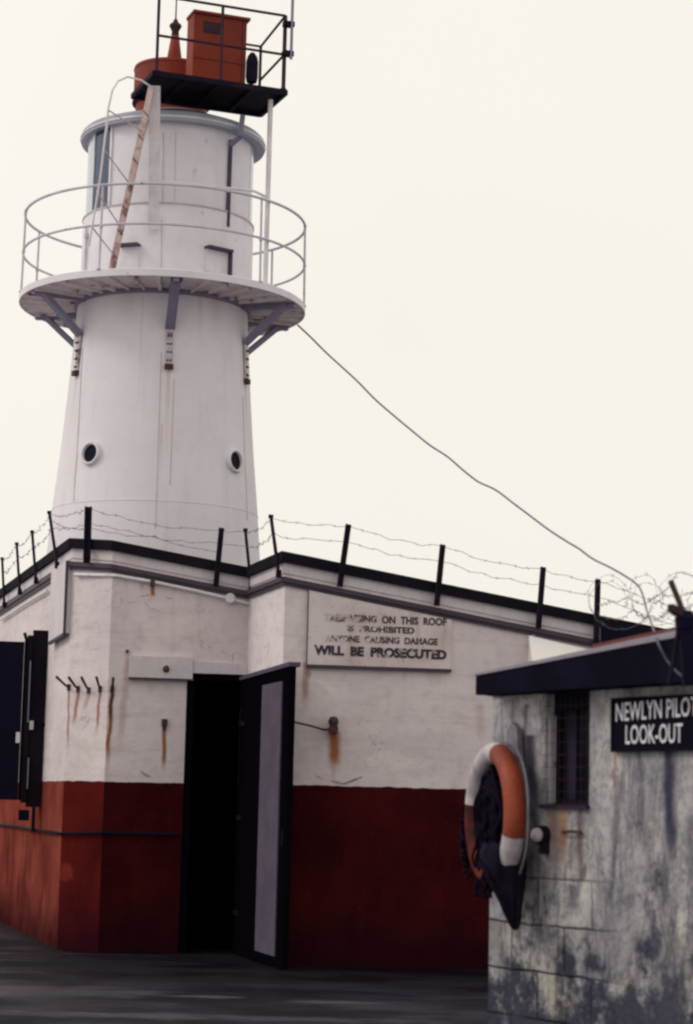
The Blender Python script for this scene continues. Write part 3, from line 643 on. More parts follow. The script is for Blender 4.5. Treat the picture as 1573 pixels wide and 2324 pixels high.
for u0, v0, u1, v1, th, mt in ((371, 300, 366, 620, .006, 'seam'), (399, 300, 396, 480, .004, 'seam')):
    k = MB(); a = lpt(u0, v0, lR_ + .002); b = lpt(u1, v1, (dR if v1 > 500 else lR_) + .002); k.tube([a, a.lerp(b, .5) , b] if v1 < 500 else [a, lpt(368, 490, lR_ + .004), lpt(367, 500, dR + .004), b], th, 6); k.build('weld_seam', M[mt], lant)
k = MB(); a = lpt(524, 318, lR_ + .02); b = lpt(517, 514, dR + .0); k.bar(a, b, .035, .03); k.build('dark_channel', M['chan'], lant)
k = MB(); k.lathe(LX + Vector((0, 0, dz0 + .004)), [(dR - .012, 0), (dR + .008, 0), (dR + .008, -.016), (dR - .012, -.016)], 96); k.build('ledge', M['strap'] if False else M['seam'], lant)
# louvred vent hoods on the lantern base
for (u0, u1, v0, v1, lab) in ((275, 319, 557, 622, 0), (467, 518, 566, 622, 1)):
    um = (u0 + u1) / 2; p = lpt(um, v0, dR); a = math.atan2(p.y - LX.y, p.x - LX.x); n = Vector((math.cos(a), math.sin(a), 0)); tn = Vector((-n.y, n.x, 0)); hw = (u1 - u0) / 2 / FPX * 22.4 / max(.5, abs(tn.x))
    zt_ = p.z; pb_ = lpt(um, v1, dR); k = MB()
    k.obox(Vector((p.x, p.y, zt_ - .005)) + n * .03, tn * hw, n * .055, (0, 0, .012)); vh = k.build('vent_hood', M['chan'], lant)
    k = MB(); k.obox(Vector((p.x, p.y, (zt_ - .012 + pb_.z) / 2)) - n * .01, tn * (hw - .015), n * .02, (0, 0, (zt_ - pb_.z) / 2 - .012)); k.build('vent_door', M['tower'], vh)
    if lab: k = MB(); k.obox(Vector((p.x, p.y, (zt_ + pb_.z) / 2)) + tn * hw + n * .015, tn * .010, n * .04, (0, 0, (zt_ - pb_.z) / 2)); k.build('vent_shadow', M['chan'], vh)  # dark upright standing for the vertical shadow beside the vent
k = MB(); k.tube([lpt(196, 515, dR + .02), lpt(195, 560, dR + .02), lpt(192, 618, dR + .02)], .011, 8); k.lathe(lpt(196, 535, dR + .02), [(0, -.03), (.022, -.02), (.022, .02), (0, .03)], 10); k.build('drain_pipe', M['rail'], lant)
# orange cowl and finial on the roof
CX = pt(392, 158, TY); CX = Vector((CX.x, TY, 0)); cz1 = pt(392, 159, TY).z; cz0 = pt(392, 243, TY).z; cr_ = rad(86, 160)
k = MB(); k.lathe(CX, [(0, cz1 + .06), (cr_ - .03, cz1 + .01), (cr_, cz1), (cr_ + .008, cz1 - .03), (cr_, cz1 - .035), (cr_, cz0 + .03), (cr_ - .02, cz0 + .03)], 64); cowl = k.build('cowl', M['orange'], LH)
k = MB(); k.lathe(CX, [(cr_ - .03, cz0 + .035), (cr_ + .012, cz0 + .03), (cr_ + .012, cz0 + .012), (cr_ - .06, cz0 + .005)], 64); k.build('dark_band', M['brown'], cowl)
k = MB(); k.lathe(CX, [(cr_ - .01, z_s + .2), (cr_ - .03, cz0 + .01)], 64); k.build('skirt', M['orange'], cowl)
fz = lambda v: pt(397, v, TY).z; FX = Vector((pt(397, 100, TY).x, TY, 0))
k = MB(); k.lathe(FX, [(.085, cz1 - .02), (.075, fz(128)), (.042, fz(82)), (.03, fz(79))], 32); fin = k.build('finial', M['orange'], LH)
k = MB(); k.lathe(FX, [(.03, fz(84)), (.042, fz(82)), (.038, fz(72)), (.045, fz(68)), (.066, fz(60)), (.06, fz(56)), (.03, fz(51)), (.02, fz(45)), (.008, fz(42)), (.006, fz(-40)), (0, fz(-44))], 24); k.build('ball', M['brown'], fin)

# ------------------------------------------------------------------ platform beside the lantern
NL = pt(350, 163, 20.55); HP = NL.z; NR = pz(650, 207, HP); FR = pz(592, 258, HP); FL = NL + (FR - NR)
print('PLATFORM', NL, NR, FR, FL, 'roof z', z_s, 'gal', GZ, GR)
PLT = thing('service_platform', (NL + NR + FR + FL) / 4, 'dark steel platform with tall pipe railings on white legs in front of the lantern roof', 'platform')
up = Vector((0, 0, 1)); ex = (NR - NL).normalized(); ey = (FR - NR).normalized()
k = MB(); k.hexa([NL, NR, FR, FL] + [p + up * .012 for p in (NL, NR, FR, FL)]); k.build('deck', M['dark'], PLT)
k = MB()
for a, b in ((NL, NR), (NR, FR), (FR, FL), (FL, NL)): k.bar(a + up * .0 - up * .012, b - up * .012, .035, .05)
for f in (.25, .5, .75): k.bar(NL.lerp(NR, f) - up * .015, FL.lerp(FR, f) - up * .015, .04, .04)
k.build('deck_frame', M['dark'], PLT)
h1, h2 = .385, .795
inset = lambda p, q: p + (q - p) * .02
corners = [inset(NL, FR), inset(NR, FL), inset(FR, NL), inset(FL, NR)]; cnm = corners[0].lerp(corners[1], .5)
for i, p in enumerate(corners[:3] + [cnm, corners[0].lerp(corners[1], .0) ]):
    if i == 4: continue
    hh = 1.15 if i == 0 else h2
    if i == 2: hh = .72
    k = MB(); k.tube([p, p + up * hh], .0155 if i != 1 else .021, 8); k.lathe(p + up * .01, [(0, 0), (.035, 0), (.03, .02), (0, .03)], 10); k.build('rail_post', M['brown'], PLT)
for hh, nm in ((h1, 'mid_rail'), (h2, 'top_rail')):
    k = MB(); k.tube([corners[0] + up * hh, corners[1] + up * hh], .0145, 8); k.build(nm, M['brown'], PLT)
    k = MB(); f2 = hh * (.72 / h2); k.tube([corners[1] + up * hh, corners[2] + up * (f2 if hh == h2 else f2)], .013, 8); k.build(nm, M['brown'], PLT)
k = MB(); k.tube([corners[2] + up * .72, corners[2].lerp(corners[3], .35) + up * .72], .013, 8); k.build('top_rail', M['brown'], PLT)
# legs
k = MB(); a = pt(352, 195, 20.70); b = pt(349, 520, 21.05); k.bar(a, b, .105, .06, up=(0, 1, 0)); k.build('leg', M['railw'], PLT)
k = MB(); a = pt(614, 240, 21.12); b = pt(602, 640, 21.1); b.z = GZ; k.tube([a + up * .06, b], .026, 12); k.lathe(b, [(0, 0), (.05, 0), (.05, .012), (0, .012)], 14); k.build('leg', M['railw'], PLT)
k = MB(); a = pt(551, 262, 21.3); b = pt(545, 310, 21.3); k.bar(a, b, .055, .05); c_ = lpt(522, 330, lR_ + .02); k.bar(b, c_, .04, .04); k.build('leg', M['bracket'], PLT)
k = MB(); k.tube([pt(357, 411, 20.98), pt(575, 433, 21.0), pt(603, 446, 21.08)], .014, 8); k.build('tie_pipe', M['railw'], PLT)
k = MB(); k.tube([pt(345, 198, 20.6), pt(320, 182, 20.45), pt(290, 174, 20.35), pt(268, 184, 20.3), pt(255, 205, 20.28), pt(245, 250, 20.28), pt(242, 300, 20.3)], .010, 8); k.build('grab_hoop', M['railw'], PLT)
# antenna pole clamped on the railing
k = MB(); ap = corners[1] + ex * .055 - ey * .05; k.tube([ap + up * .33, ap + up * 1.6], .0155, 8)
an = one(k, 'antenna_pole', M['bracket'], 'short dark pole clamped upright to the right railing post of the platform', 'pole')
BASE[an] = Vector(an.location)
for hh in (.39, .70):
    k = MB(); k.obox(ap.lerp(corners[1], .5) + up * hh, ex * .055, ey * .035, up * .026); k.build('clamp', M['dark'], an)
# red oxide tank
b0 = pt(436, 175, 20.95); b0.z = HP + .012; bw = pt(562, 200, 21.05); wv = (562 - 436) / FPX * 21.9; TKP = Plane(b0, ex)
zt_ = pt(436, 22, 20.95).z; dpt = .24
TK = thing('tank', TKP.at(wv / 2, HP + .012, -dpt / 2), 'tall red oxide painted steel box with an overhanging lid standing on the platform', 'tank')
k = MB(); k.wallbox(TKP, 0, wv, HP + .013, zt_ - .03, -dpt, 0); tk = k.build('body', M['orange'], TK, bevel=.006)
k = MB(); k.wallbox(TKP, -.012, wv + .03, zt_ - .03, zt_ + .0, -dpt - .012, .022); k.build('lid', M['orange'], TK, bevel=.004)
k = MB(); k.wallbox(TKP, .01, wv - .01, HP + .30, HP + .306, .0, .004); k.wallbox(TKP, wv - .05, wv - .044, HP + .02, zt_ - .04, .0, .004); k.build('panel_seam', M['brown'], TK)
k = MB(); k.wallbox(TKP, .10, .30, zt_ - .22, zt_ - .10, .001, .006); k.build('plate', M['brown'], TK)
# dark drum lamp beside it
lp = pt(571, 190, 21.15); lp.z = HP + .012
k = MB(); k.lathe(lp, [(0, 0), (.03, 0), (.03, .05), (.016, .06), (.016, .10)], 16)
FLD = thing('warning_lamp', lp, 'dark upright drum lamp beside the red tank on the platform', 'lamp'); k.build('foot', M['dark'], FLD)
k = MB(); k.lathe(lp, [(0, .09), (.052, .11), (.062, .16), (.062, .33), (.05, .38), (.024, .42), (0, .43)], 24); k.build('body', M['dark'], FLD)

# ------------------------------------------------------------------ ladder
ra, rb = pt(345, 195, 20.62), pt(252, 603, 20.9); rb.z = GZ + .01
la, lb = pt(246, 250, 20.25), pt(202, 560, 20.5)
LD = thing('ladder', rb, 'rust streaked white ladder leaning from the gallery up to the platform', 'ladder')
k = MB(); k.bar(ra, rb, .062, .03, up=(.3, 1, 0)); k.build('stile', M['rustrail'], LD)
k = MB(); k.tube([la, la.lerp(lb, .5) + Vector((.015, 0, 0)), lb], .010, 8); k.build('stile', M['railw'], LD)
for (u0, v0, u1, v1) in ((247, 250, 316, 292), (222, 340, 306, 408), (211, 436, 282, 500), (204, 515, 268, 562)):
    p = lb.lerp(la, max(0, min(1, (560 - v0) / 305))); k = MB(); q_ = ra.lerp(rb, (v1 - 195) / 408); k.tube([p, q_], .0075, 6); k.build('rung', M['strap'], LD)
for i in range(7):
    f = .15 + i * .125; q_ = ra.lerp(rb, f); k = MB(); k.bar(q_ + Vector((-.025, -.022, .03)), q_ + Vector((.03, -.022, -.03)), .008, .008); k.build('bracket', M['rust'], LD)

# ------------------------------------------------------------------ cable from gallery to the hut
HY = 11.5
HC = pt(1118, 1600, HY); HC.z = 0; hd = Vector((math.sin(R(29.6)), -math.cos(R(29.6)), 0)); hb = Vector((math.cos(R(29.6)), math.sin(R(29.6)), 0))
PH = Plane(HC, hd); HT = PH.sz(1120, 1578)[1]
OV = .16
cpts = [(676, 738, 21.2), (705, 765, 20.9), (740, 800, 20.6), (775, 832, 20.2), (812, 866, 19.8), (850, 905, 19.4), (890, 940, 19.0), (932, 975, 18.6), (975, 1010, 18.1), (1015, 1036, 17.7), (1050, 1066, 17.2), (1085, 1093, 16.8), (1125, 1112, 16.3), (1165, 1142, 15.8), (1205, 1172, 15.3), (1245, 1202, 14.8), (1285, 1228, 14.3), (1315, 1246, 13.9), (1345, 1268, 13.5), (1385, 1288, 13.0), (1420, 1308, 12.5), (1445, 1326, 12.1), (1457, 1345, 11.8), (1468, 1385, 11.3), (1480, 1418, 10.45), (1492, 1455, 0), (1515, 1500, 0), (1545, 1532, 0), (1580, 1556, 0)]
def smooth(ps, n=6):
    o = []
    for i in range(len(ps) - 1):
        p0, p1, p2, p3 = ps[max(0, i - 1)], ps[i], ps[i + 1], ps[min(len(ps) - 1, i + 2)]
        for j in range(n):
            t_ = j / n; o.append(.5 * ((2 * p1) + (p2 - p0) * t_ + (2 * p0 - 5 * p1 + 4 * p2 - p3) * t_ ** 2 + (3 * p1 - p0 - 3 * p2 + p3) * t_ ** 3))
    return o + [ps[-1]]
cps_ = smooth([pt(*c_) if c_[2] else PH.hit(c_[0], c_[1], OV + .03) for c_ in cpts]); k = MB(); k.tube(cps_, [.009 * (1 - .45 * i / len(cps_)) for i in range(len(cps_))], 8)
one(k, 'cable', M['cable'], 'long kinked grey cable running from the gallery down to the hut roof across the sky', 'cable')

# ------------------------------------------------------------------ notice on the right wall
a = PR.sz(697, 1508, .03); b = PR.sz(1024, 1518, .03)
n0, n1 = PR.sz(700, 1415, .03)[0], PR.sz(1024, 1450, .03)[0]; nb = (a[1] + b[1]) / 2
NT = thing('notice_board', PR.at((n0 + n1) / 2, nb, .02), 'weathered white trespass notice with flaking black capitals on the white wall under the parapet', 'sign')
k = MB(); zl, zr = lR(n0) - .28, lR(n1) - .285
k.hexa([PR.at(n0, nb, .03), PR.at(n1, nb, .03), PR.at(n1, nb, .002), PR.at(n0, nb, .002), PR.at(n0, zl, .03), PR.at(n1, zr, .03), PR.at(n1, zr, .002), PR.at(n0, zl, .002)])
bd = k.build('board', M['signboard'], NT)
k = MB(); k.wallbox(PR, n0 - .005, n1 + .005, nb - .026, nb - .001, .002, .045); k.bar(PR.at(n0 - .004, zl, .02), PR.at(n0 - .004, nb, .02), .008, .02); k.build('bottom_ledge', M['cornice'], NT)
def textmesh(body, size_h, width, bold=.0, name='lettering'):
    cu = bpy.data.curves.new('tmp', 'FONT'); cu.body = body; cu.size = 1; cu.offset = bold; cu.extrude = .0; cu.resolution_u = 3
    ob = bpy.data.objects.new('tmp', cu); C.objects.link(ob); dg = bpy.context.evaluated_depsgraph_get(); me = bpy.data.meshes.new_from_object(ob.evaluated_get(dg))
    vs = [v.co.copy() for v in me.vertices]; fs = [tuple(p.vertices) for p in me.polygons]
    x0, x1 = min(v.x for v in vs), max(v.x for v in vs); y0, y1 = min(v.y for v in vs), max(v.y for v in vs)
    bpy.data.objects.remove(ob); bpy.data.curves.remove(cu)
    return [((v.x - x0) / (x1 - x0) * width, (v.y - y0) / (y1 - y0) * size_h) for v in vs], fs
def lettering(P, body, tl, tr, bl, off, mat, par, bold=.012):
    s0, z0 = P.sz(*tl, off); s1, z1 = P.sz(*tr, off); _, z2 = P.sz(*bl, off)
    vs, fs = textmesh(body, z0 - z2, s1 - s0, bold); sl = (z1 - z0) / (s1 - s0)
    par_ = list(range(len(vs)))                      # one mesh per word
    def find(a):
        while par_[a] != a: par_[a] = par_[par_[a]]; a = par_[a]
        return a
    for f in fs:
        for q_ in f[1:]: par_[find(q_)] = find(f[0])
    comp = {}
    for f in fs: comp.setdefault(find(f[0]), []).append(f)
    isl = sorted(([min(vs[i][0] for f in c_ for i in f), max(vs[i][0] for f in c_ for i in f), c_] for c_ in comp.values()), key=lambda x: x[0])
    words = []; xe = None
    for a_, b_, c_ in isl:
        if xe is None or a_ - xe > .42 * (z0 - z2): words.append([])
        words[-1] += c_; xe = b_ if xe is None else max(xe, b_)
    for wf in words:
        k = MB(); ids = sorted({i for f in wf for i in f}); mp = {i: n for n, i in enumerate(ids)}
        k.add([P.at(s0 + vs[i][0], z2 + vs[i][1] + sl * vs[i][0], off) for i in ids], [tuple(mp[i] for i in f) for f in wf])
        k.build('lettering', mat, par, uvf=lambda c_: (0, 0))
T = [('TRESPASSING  ON  THIS  ROOF', (736, 1392), (1014, 1403), (736, 1410), 'flake', .04), ('IS  PROHIBITED', (788, 1418), (941, 1424), (788, 1433), 'flake', .04),
     ('ANYONE  CAUSING  DAMAGE', (738, 1440), (994, 1449), (738, 1456), 'flake', .04), ('WILL  BE  PROSECUTED', (713, 1463), (1014, 1475), (713, 1486), 'bold', .06)]
for s_, a, b, c_, mt, bo in T: lettering(PR, s_, a, b, c_, .033, M[mt], bd, bo)
# white metal case half hidden behind the hut roof
k = MB(); a = PR.sz(1206, 1453, .12); b = PR.sz(1372, 1497, .12); zt9 = lR(a[0]) - .285; zb9 = a[1] - .17; k.hexa([PR.at(a[0], zb9, .16), PR.at(b[0], zb9 - .03, .16), PR.at(b[0], zb9 - .03, .0), PR.at(a[0], zb9, .0), PR.at(a[0], zt9, .03), PR.at(b[0], zt9 - .12, .03), PR.at(b[0], zt9 - .12, .0), PR.at(a[0], zt9, .0)])
one(k, 'metal_case', M['whitebox'], 'white metal case with a rust patch fixed high on the wall above the hut roof', 'case')
k = MB(); k.tube(smooth([PR.hit(1212, 1442, .02), PR.hit(1203, 1450, .02), PR.hit(1199, 1466, .02), PR.hit(1203, 1485, .02), PR.hit(1216, 1494, .03)]), .008, 8)
one(k, 'bent_pipe', M['rail'], 'thin bent grey pipe beside the white metal case on the wall', 'pipe')

# ------------------------------------------------------------------ look-out hut
WL = 2.6
t = MT('hut_render', .85, 0, .2)
q = t.sep(t.tc.outputs['UV']); s_, z_ = q[0], q[1]
c = t.mix(t.ramp(t.noise(2.6, 7), .35, .68), (.52, .50, .49), (.30, .29, .315))
c = t.mix(t.ramp(t.noise(1.3, 4), .55, .75, 0, .6), c, (.50, .43, .38))
c = t.mix(t.ramp(t.noise(14, 7), .45, .75, 0, .5), c, (.19, .18, .21))
c = t.mix(t.ramp(t.noise(38, 8, sc=(1, 1, .7), rough=.7), .48, .66, 0, .6), c, (.12, .12, .16))
c = t.mix(t.math('MULTIPLY', t.ramp(z_, .3, .95, .6, 0), t.ramp(t.noise(3.7, 4), .5, .62)), c, (.40, .37, .27))
st = t.noise(5, 8, sc=(2.0, 2.0, .34), dist=.7, rough=.68)
c = t.mix(t.ramp(st, .50, .70, 0, .8), c, (.045, .04, .07))
c = t.mix(t.ramp(t.math('ADD', t.noise(3.6, 10, sc=(1.3, 1.3, .5), rough=.72), t.ramp(z_, .3, 1.6, .04, -.05)), .53, .68, 0, .85), c, (.075, .070, .095))
low = t.math('ADD', t.ramp(z_, .1, 1.05, .24, 0), t.noise(4.5, 10, rough=.75))
c = t.mix(t.ramp(low, .55, .72, 0, .95), c, (.024, .025, .05))
c = t.mix(t.math('MULTIPLY', t.math('MULTIPLY', t.ramp(s_, .75, 1.5), t.ramp(z_, .7, 1.5, 1, .35)), t.ramp(t.noise(4.4, 10, sc=(1.5, 1.5, .5), rough=.72), .45, .62, 0, .85)), c, (.06, .06, .085))
bk = t.n.new('ShaderNodeTexBrick'); bk.inputs['Scale'].default_value = 1; bk.inputs['Brick Width'].default_value = .46; bk.inputs['Row Height'].default_value = .235
bk.inputs['Mortar Size'].default_value = .010; bk.inputs['Mortar Smooth'].default_value = 1.0; bk.inputs['Color1'].default_value = (1, 1, 1, 1); bk.inputs['Color2'].default_value = (.78, .78, .78, 1); bk.inputs['Mortar'].default_value = (0, 0, 0, 1)
nzv = t.n.new('ShaderNodeTexNoise'); nzv.inputs['Scale'].default_value = 6; ad = t.n.new('ShaderNodeVectorMath'); ad.operation = 'MULTIPLY_ADD'; ad.inputs[1].default_value = (.03, .03, 0)
t.l.new(t.tc.outputs['UV'], nzv.inputs['Vector']); t.l.new(nzv.outputs['Color'], ad.inputs[0]); t.l.new(t.tc.outputs['UV'], ad.inputs[2]); t.l.new(ad.outputs[0], bk.inputs['Vector'])
lowm = t.math('MULTIPLY', t.math('MULTIPLY', t.ramp(z_, .75, 1.2, .95, .0), t.ramp(s_, .75, 1.25, 1, 0)), t.ramp(t.noise(2.2, 3), .34, .52))
c = t.mix(lowm, c, t.mix(1.0, c, bk.outputs['Color'], 'MULTIPLY'))
def HS(u, v): return PH.sz(u, v)
for (u0, v0, u1, v1, wd_, stg, rc) in ((1258, 1830, 1255, 1990, .09, .75, (.30, .17, .13)), (1280, 1830, 1277, 2010, .06, .85, (.34, .18, .10)), (1318, 1830, 1312, 2070, .05, .85, (.13, .07, .08)),
        (1395, 1703, 1392, 1850, .02, .7, (.30, .15, .09)), (1518, 1703, 1530, 2120, .07, .95, (.03, .028, .06)), (1400, 1760, 1400, 1990, .05, .6, (.12, .10, .13)), (1300, 2010, 1305, 2100, .09, .7, (.06, .06, .09)), (1450, 1703, 1460, 1800, .05, .5, (.1, .1, .13)), (1203, 1670, 1228, 2060, .10, .95, (.03, .025, .05)), (1195, 1600, 1188, 1760, .035, .75, (.09, .08, .12)), (1165, 1590, 1160, 1700, .03, .5, (.12, .10, .14)),
        (1372, 1580, 1371, 1660, .018, .5, (.36, .2, .12)), (1570, 1850, 1565, 2100, .05, .5, (.09, .09, .12)), (1228, 1590, 1226, 1800, .02, .6, (.08, .07, .11)), (1300, 1900, 1296, 2010, .05, .5, (.1, .08, .1))):
    (sa, za), (sb, zb_) = HS(u0, v0), HS(u1, v1)
    fz_ = t.ramp(z_, zb_, za); cx = t.math('MULTIPLY_ADD', fz_, sa - sb, sb)
    dx = t.math('ABSOLUTE', t.math('ADD', t.math('SUBTRACT', s_, cx), t.math('MULTIPLY', t.math('SUBTRACT', t.noise(7, 5, sc=(1, 1, 1)), .5), .08)))
    c = t.mix(t.math('MULTIPLY', t.ramp(dx, wd_ * .1, wd_, 1, 0), t.math('MULTIPLY', t.ramp(fz_, 0, .6), t.ramp(z_, za - .002, za + .01, stg, 0))), c, rc)
t.bump(t.noise(30, 7), .7, .015); t.bump(t.noise(6, 5), .5, .03); t.bump(t.math('MULTIPLY', t.math('MULTIPLY', bk.outputs['Fac'], lowm), -1.0), .6, .012)
M['hut'] = t.done(c)
HUT = thing('lookout_hut', HC, 'stained grey rendered pilot look-out hut with a dark overhanging roof at the right', 'hut')
w0, w1 = PH.sz(1236, 1700)[0], PH.sz(1338, 1700)[0]; wz0, wz1 = PH.sz(1290, 1828)[1], HT + .0
huv = lambda co: ((co - HC).dot(hd) + (co - HC).dot(hb) * 1.0, co.z)
k = MB(); PHi = PH
def hb_box(k, s0, s1, z0, z1): k.wallbox(PH, s0, s1, z0, z1, -.18, 0)
hb_box(k, 0, w0, 0, HT); hb_box(k, w0, w1, 0, wz0); hb_box(k, w1, WL, 0, HT)
def hpt(s, b, z): q_ = HC + hd * s + hb * b; return Vector((q_.x, q_.y, z))
k.hexa([hpt(0, .18, 0), hpt(.18, .18, 0), hpt(.18, 2.4, 0), hpt(0, 2.4, 0)] + [hpt(0, .18, HT), hpt(.18, .18, HT), hpt(.18, 2.4, HT), hpt(0, 2.4, HT)])
k.hexa([hpt(WL - .18, .18, 0), hpt(WL, .18, 0), hpt(WL, 2.4, 0), hpt(WL - .18, 2.4, 0)] + [hpt(WL - .18, .18, HT + .3), hpt(WL, .18, HT + .3), hpt(WL, 2.4, HT + .3), hpt(WL - .18, 2.4, HT + .3)])
k.hexa([hpt(.18, 2.22, 0), hpt(WL - .18, 2.22, 0), hpt(WL - .18, 2.4, 0), hpt(.18, 2.4, 0)] + [hpt(.18, 2.22, HT), hpt(WL - .18, 2.22, HT), hpt(WL - .18, 2.4, HT), hpt(.18, 2.4, HT)])
k.build('wall', M['hut'], HUT, uvf=huv)
# roof: raised to the right, overhanging
OV = .16
tl = PH.sz(1080, 1534, OV); bl = PH.sz(1083, 1577, OV); tr = PH.sz(1573, 1440, OV); br_ = PH.sz(1573, 1546, OV)
ext = lambda a, b, s: a[1] + (b[1] - a[1]) * (s - a[0]) / (b[0] - a[0])
sE = WL + .2; zt1, zb1 = ext(tl, tr, sE), ext(bl, br_, sE); s00 = tl[0]
print('HUT', HC, HT, 'win', w0, w1, wz0, 'roof', tl, tr, bl, br_, zt1, zb1)
k = MB(); k.prism([PH.at(s00, bl[1], OV), PH.at(sE, zb1, OV), PH.at(sE, zt1, OV), PH.at(s00, tl[1], OV)], hb * 2.8); rfh = k.build('roof', M['fascia'], HUT)
k = MB(); g0, g1 = .012, .045
k.prism([PH.at(s00 - .004, tl[1] + .001, OV + .008), PH.at(sE, zt1 + .001, OV + .008), PH.at(sE, zt1 + g1, OV + .008), PH.at(s00 - .004, tl[1] + g0, OV + .008)], hb * 2.8); k.build('edge_trim', M['greytrim'], rfh)
k = MB(); sr = PH.sz(1340, 1470, OV)[0]; zz = lambda s: ext((s00, tl[1] + g0), (sE, zt1 + g1), s)
k.prism([PH.at(sr, zz(sr) + .002, OV - .01), PH.at(sE, zz(sE) + .002, OV - .01), PH.at(sE, zz(sE) + .02, OV - .01), PH.at(sr, zz(sr) + .022, OV - .01)], hb * 1.5); k.build('flashing', M['redtrim'], rfh)
k = MB(); k.wallbox(PH, -.03, WL, HT - .005, HT + .018, -.05, .02); k.wallbox(PH, w1 + .02, WL, HT + .02, HT + .036, -.05, .045); k.build('wall_plate', M['bracket'], HUT)
# window with wire guard
k = MB(); k.wallbox(PH, w0 + .03, w1 - .03, wz0 + .03, HT - .03, -.13, -.12); W = k.build('window', M['glass'], HUT)
k = MB(); fw = .03
for (a0, a1, c0, c1) in ((w0, w0 + fw, wz0, HT), (w1 - fw, w1, wz0, HT), (w0 + fw, w1 - fw, wz0, wz0 + fw), (w0 + fw, w1 - fw, HT - .09, HT - .006)): k.wallbox(PH, a0, a1, c0, c1, -.15, -.06)
k.build('frame', M['black'], W)
k = MB(); k.wallbox(PH, w0 + .004, w0 + .016, wz0 + .01, HT - .12, -.14, -.02); k.build('pale_jamb', M['rail'], W)
k = MB(); wm = w0 + (w1 - w0) * .30; k.wallbox(PH, w0 + fw, wm, wz0 + fw, HT - .09, -.118, -.112); k.build('sash', M['sash'], W)
k = MB(); nn_ = 8
for i in range(nn_ + 1): f = i / nn_; s = w0 + .005 + (w1 - w0 - .01) * f; k.tube([PH.at(s, wz0 + .004, .012), PH.at(s, HT - .01, .012)], .0014, 5)
for i in range(10): z = wz0 + .006 + (HT - wz0 - .02) * i / 9; k.tube([PH.at(w0 + .005, z, .016), PH.at(w1 - .005, z, .016)], .0014, 5)
k.build('wire_guard', M['brown'], W)
k = MB(); k.wallbox(PH, w0 - .01, w1 + .01, wz0 - .016, wz0 + .001, -.02, .025); k.build('sill', M['sash'], W)
# hut sign
s0 = PH.sz(1390, 1640, .03)[0]; z0 = PH.sz(1390, 1703, .03)[1]; z1 = PH.sz(1390, 1588, .03)[1]; s1 = PH.sz(1583, 1640, .03)[0]
HS_ = thing('hut_sign', PH.at(s0, z0, .02), 'black board with white capitals naming the pilot look-out, under the hut eaves', 'sign')
k = MB(); k.wallbox(PH, s0, s1, z0, z1, .002, .028); hsb = k.build('board', M['hutsign'], HS_)
k = MB(); 
for (a0, a1, c0, c1) in ((s0 - .008, s0, z0 - .008, z1 + .008), (s1, s1 + .008, z0 - .008, z1 + .008), (s0, s1, z0 - .008, z0), (s0, s1, z1, z1 + .008)): k.wallbox(PH, a0, a1, c0, c1, .002, .036)
k.build('frame', M['black'], HS_)
lettering(PH, 'NEWLYN PILOT', (1398, 1596), (1583, 1580), (1398, 1638), .0292, M['letter'], hsb, .004)
lettering(PH, 'LOOK-OUT', (1420, 1646), (1549, 1641), (1420, 1689), .0292, M['letter'], hsb, .004)
# handle below the window, bulkhead fitting
k = MB(); k.tube([PH.hit(1277, 1888, .0), PH.hit(1277, 1888, .03), PH.hit(1297, 1887, .03), PH.hit(1316, 1888, .03), PH.hit(1316, 1888, 0)], .008, 8)
one(k, 'pull_handle', M['rust'], 'small dark iron handle on the stained wall below the hut window', 'handle')
fp = PH.hit(1238, 1895, 0); BF = thing('bulkhead_lamp', fp, 'small white faced round lamp in a dark housing on the hut wall beside the lifebuoy', 'lamp')
fd = (PH.n * .8 + Vector((-.35, -.6, 0))).normalized()
k = MB(); k.lathe(fp, [(0, -.01), (.046, -.01), (.048, .05), (.042, .062), (.0, .063)], 24, axis=fd); k.obox(fp + Vector((.0, 0, -.05)) + PH.n * .02 + hd * .02, hd * .02, PH.n * .02, (0, 0, .045)); k.build('housing', M['dark'], BF)
k = MB(); k.lathe(fp + fd * .063, [(.036, 0), (.034, .010), (.022, .018), (0, .022)], 24, axis=fd); k.build('lens', M['buoywhite'], BF)

# ------------------------------------------------------------------ lifebuoy on the hut corner
BROT = -15.0
ctr = pt(1122, 1850, HY - .24); RB, rb_ = .318, .056
bn = (Matrix.Rotation(R(BROT), 3, 'Z') @ PH.n).normalized(); bt = Vector((-bn.y, bn.x, 0)); 
LB_ = thing('lifebuoy', ctr - Vector((0, 0, RB)), 'orange and white quartered lifebuoy hung edge-on at the corner of the hut', 'lifebuoy')
def arc(a0, a1, n=24, r=RB): return [ctr + bt * (math.cos(R(a0 + (a1 - a0) * i / n)) * r) + Vector((0, 0, math.sin(R(a0 + (a1 - a0) * i / n)) * r)) for i in range(n + 1)]
side = 1 if (bt.dot(hd) > 0) else -1
def A(a): return a if side > 0 else 180 - a
segs = [(78, -18, 'buoyorange'), (-18, -72, 'buoywhite'), (-72, -130, 'buoygrime'), (-130, -190, 'buoygrime'), (170, 78, 'buoywhite')]
for a0, a1, mt in segs:
    k = MB(); k.tube(arc(A(a0), A(a1)), rb_, 20); k.build('ring_section', M[mt], LB_)
k = MB(); pts = []
for i in range(49):
    a = R(i * 7.5); rr = RB + rb_ + .004 + .012 * abs(math.sin(2 * a)); pts.append(ctr + bt * math.cos(a) * rr + Vector((0, 0, math.sin(a) * rr)) - bn * .05)
k.tube(pts, .006, 6); k.build('grab_line', M['board'], LB_)
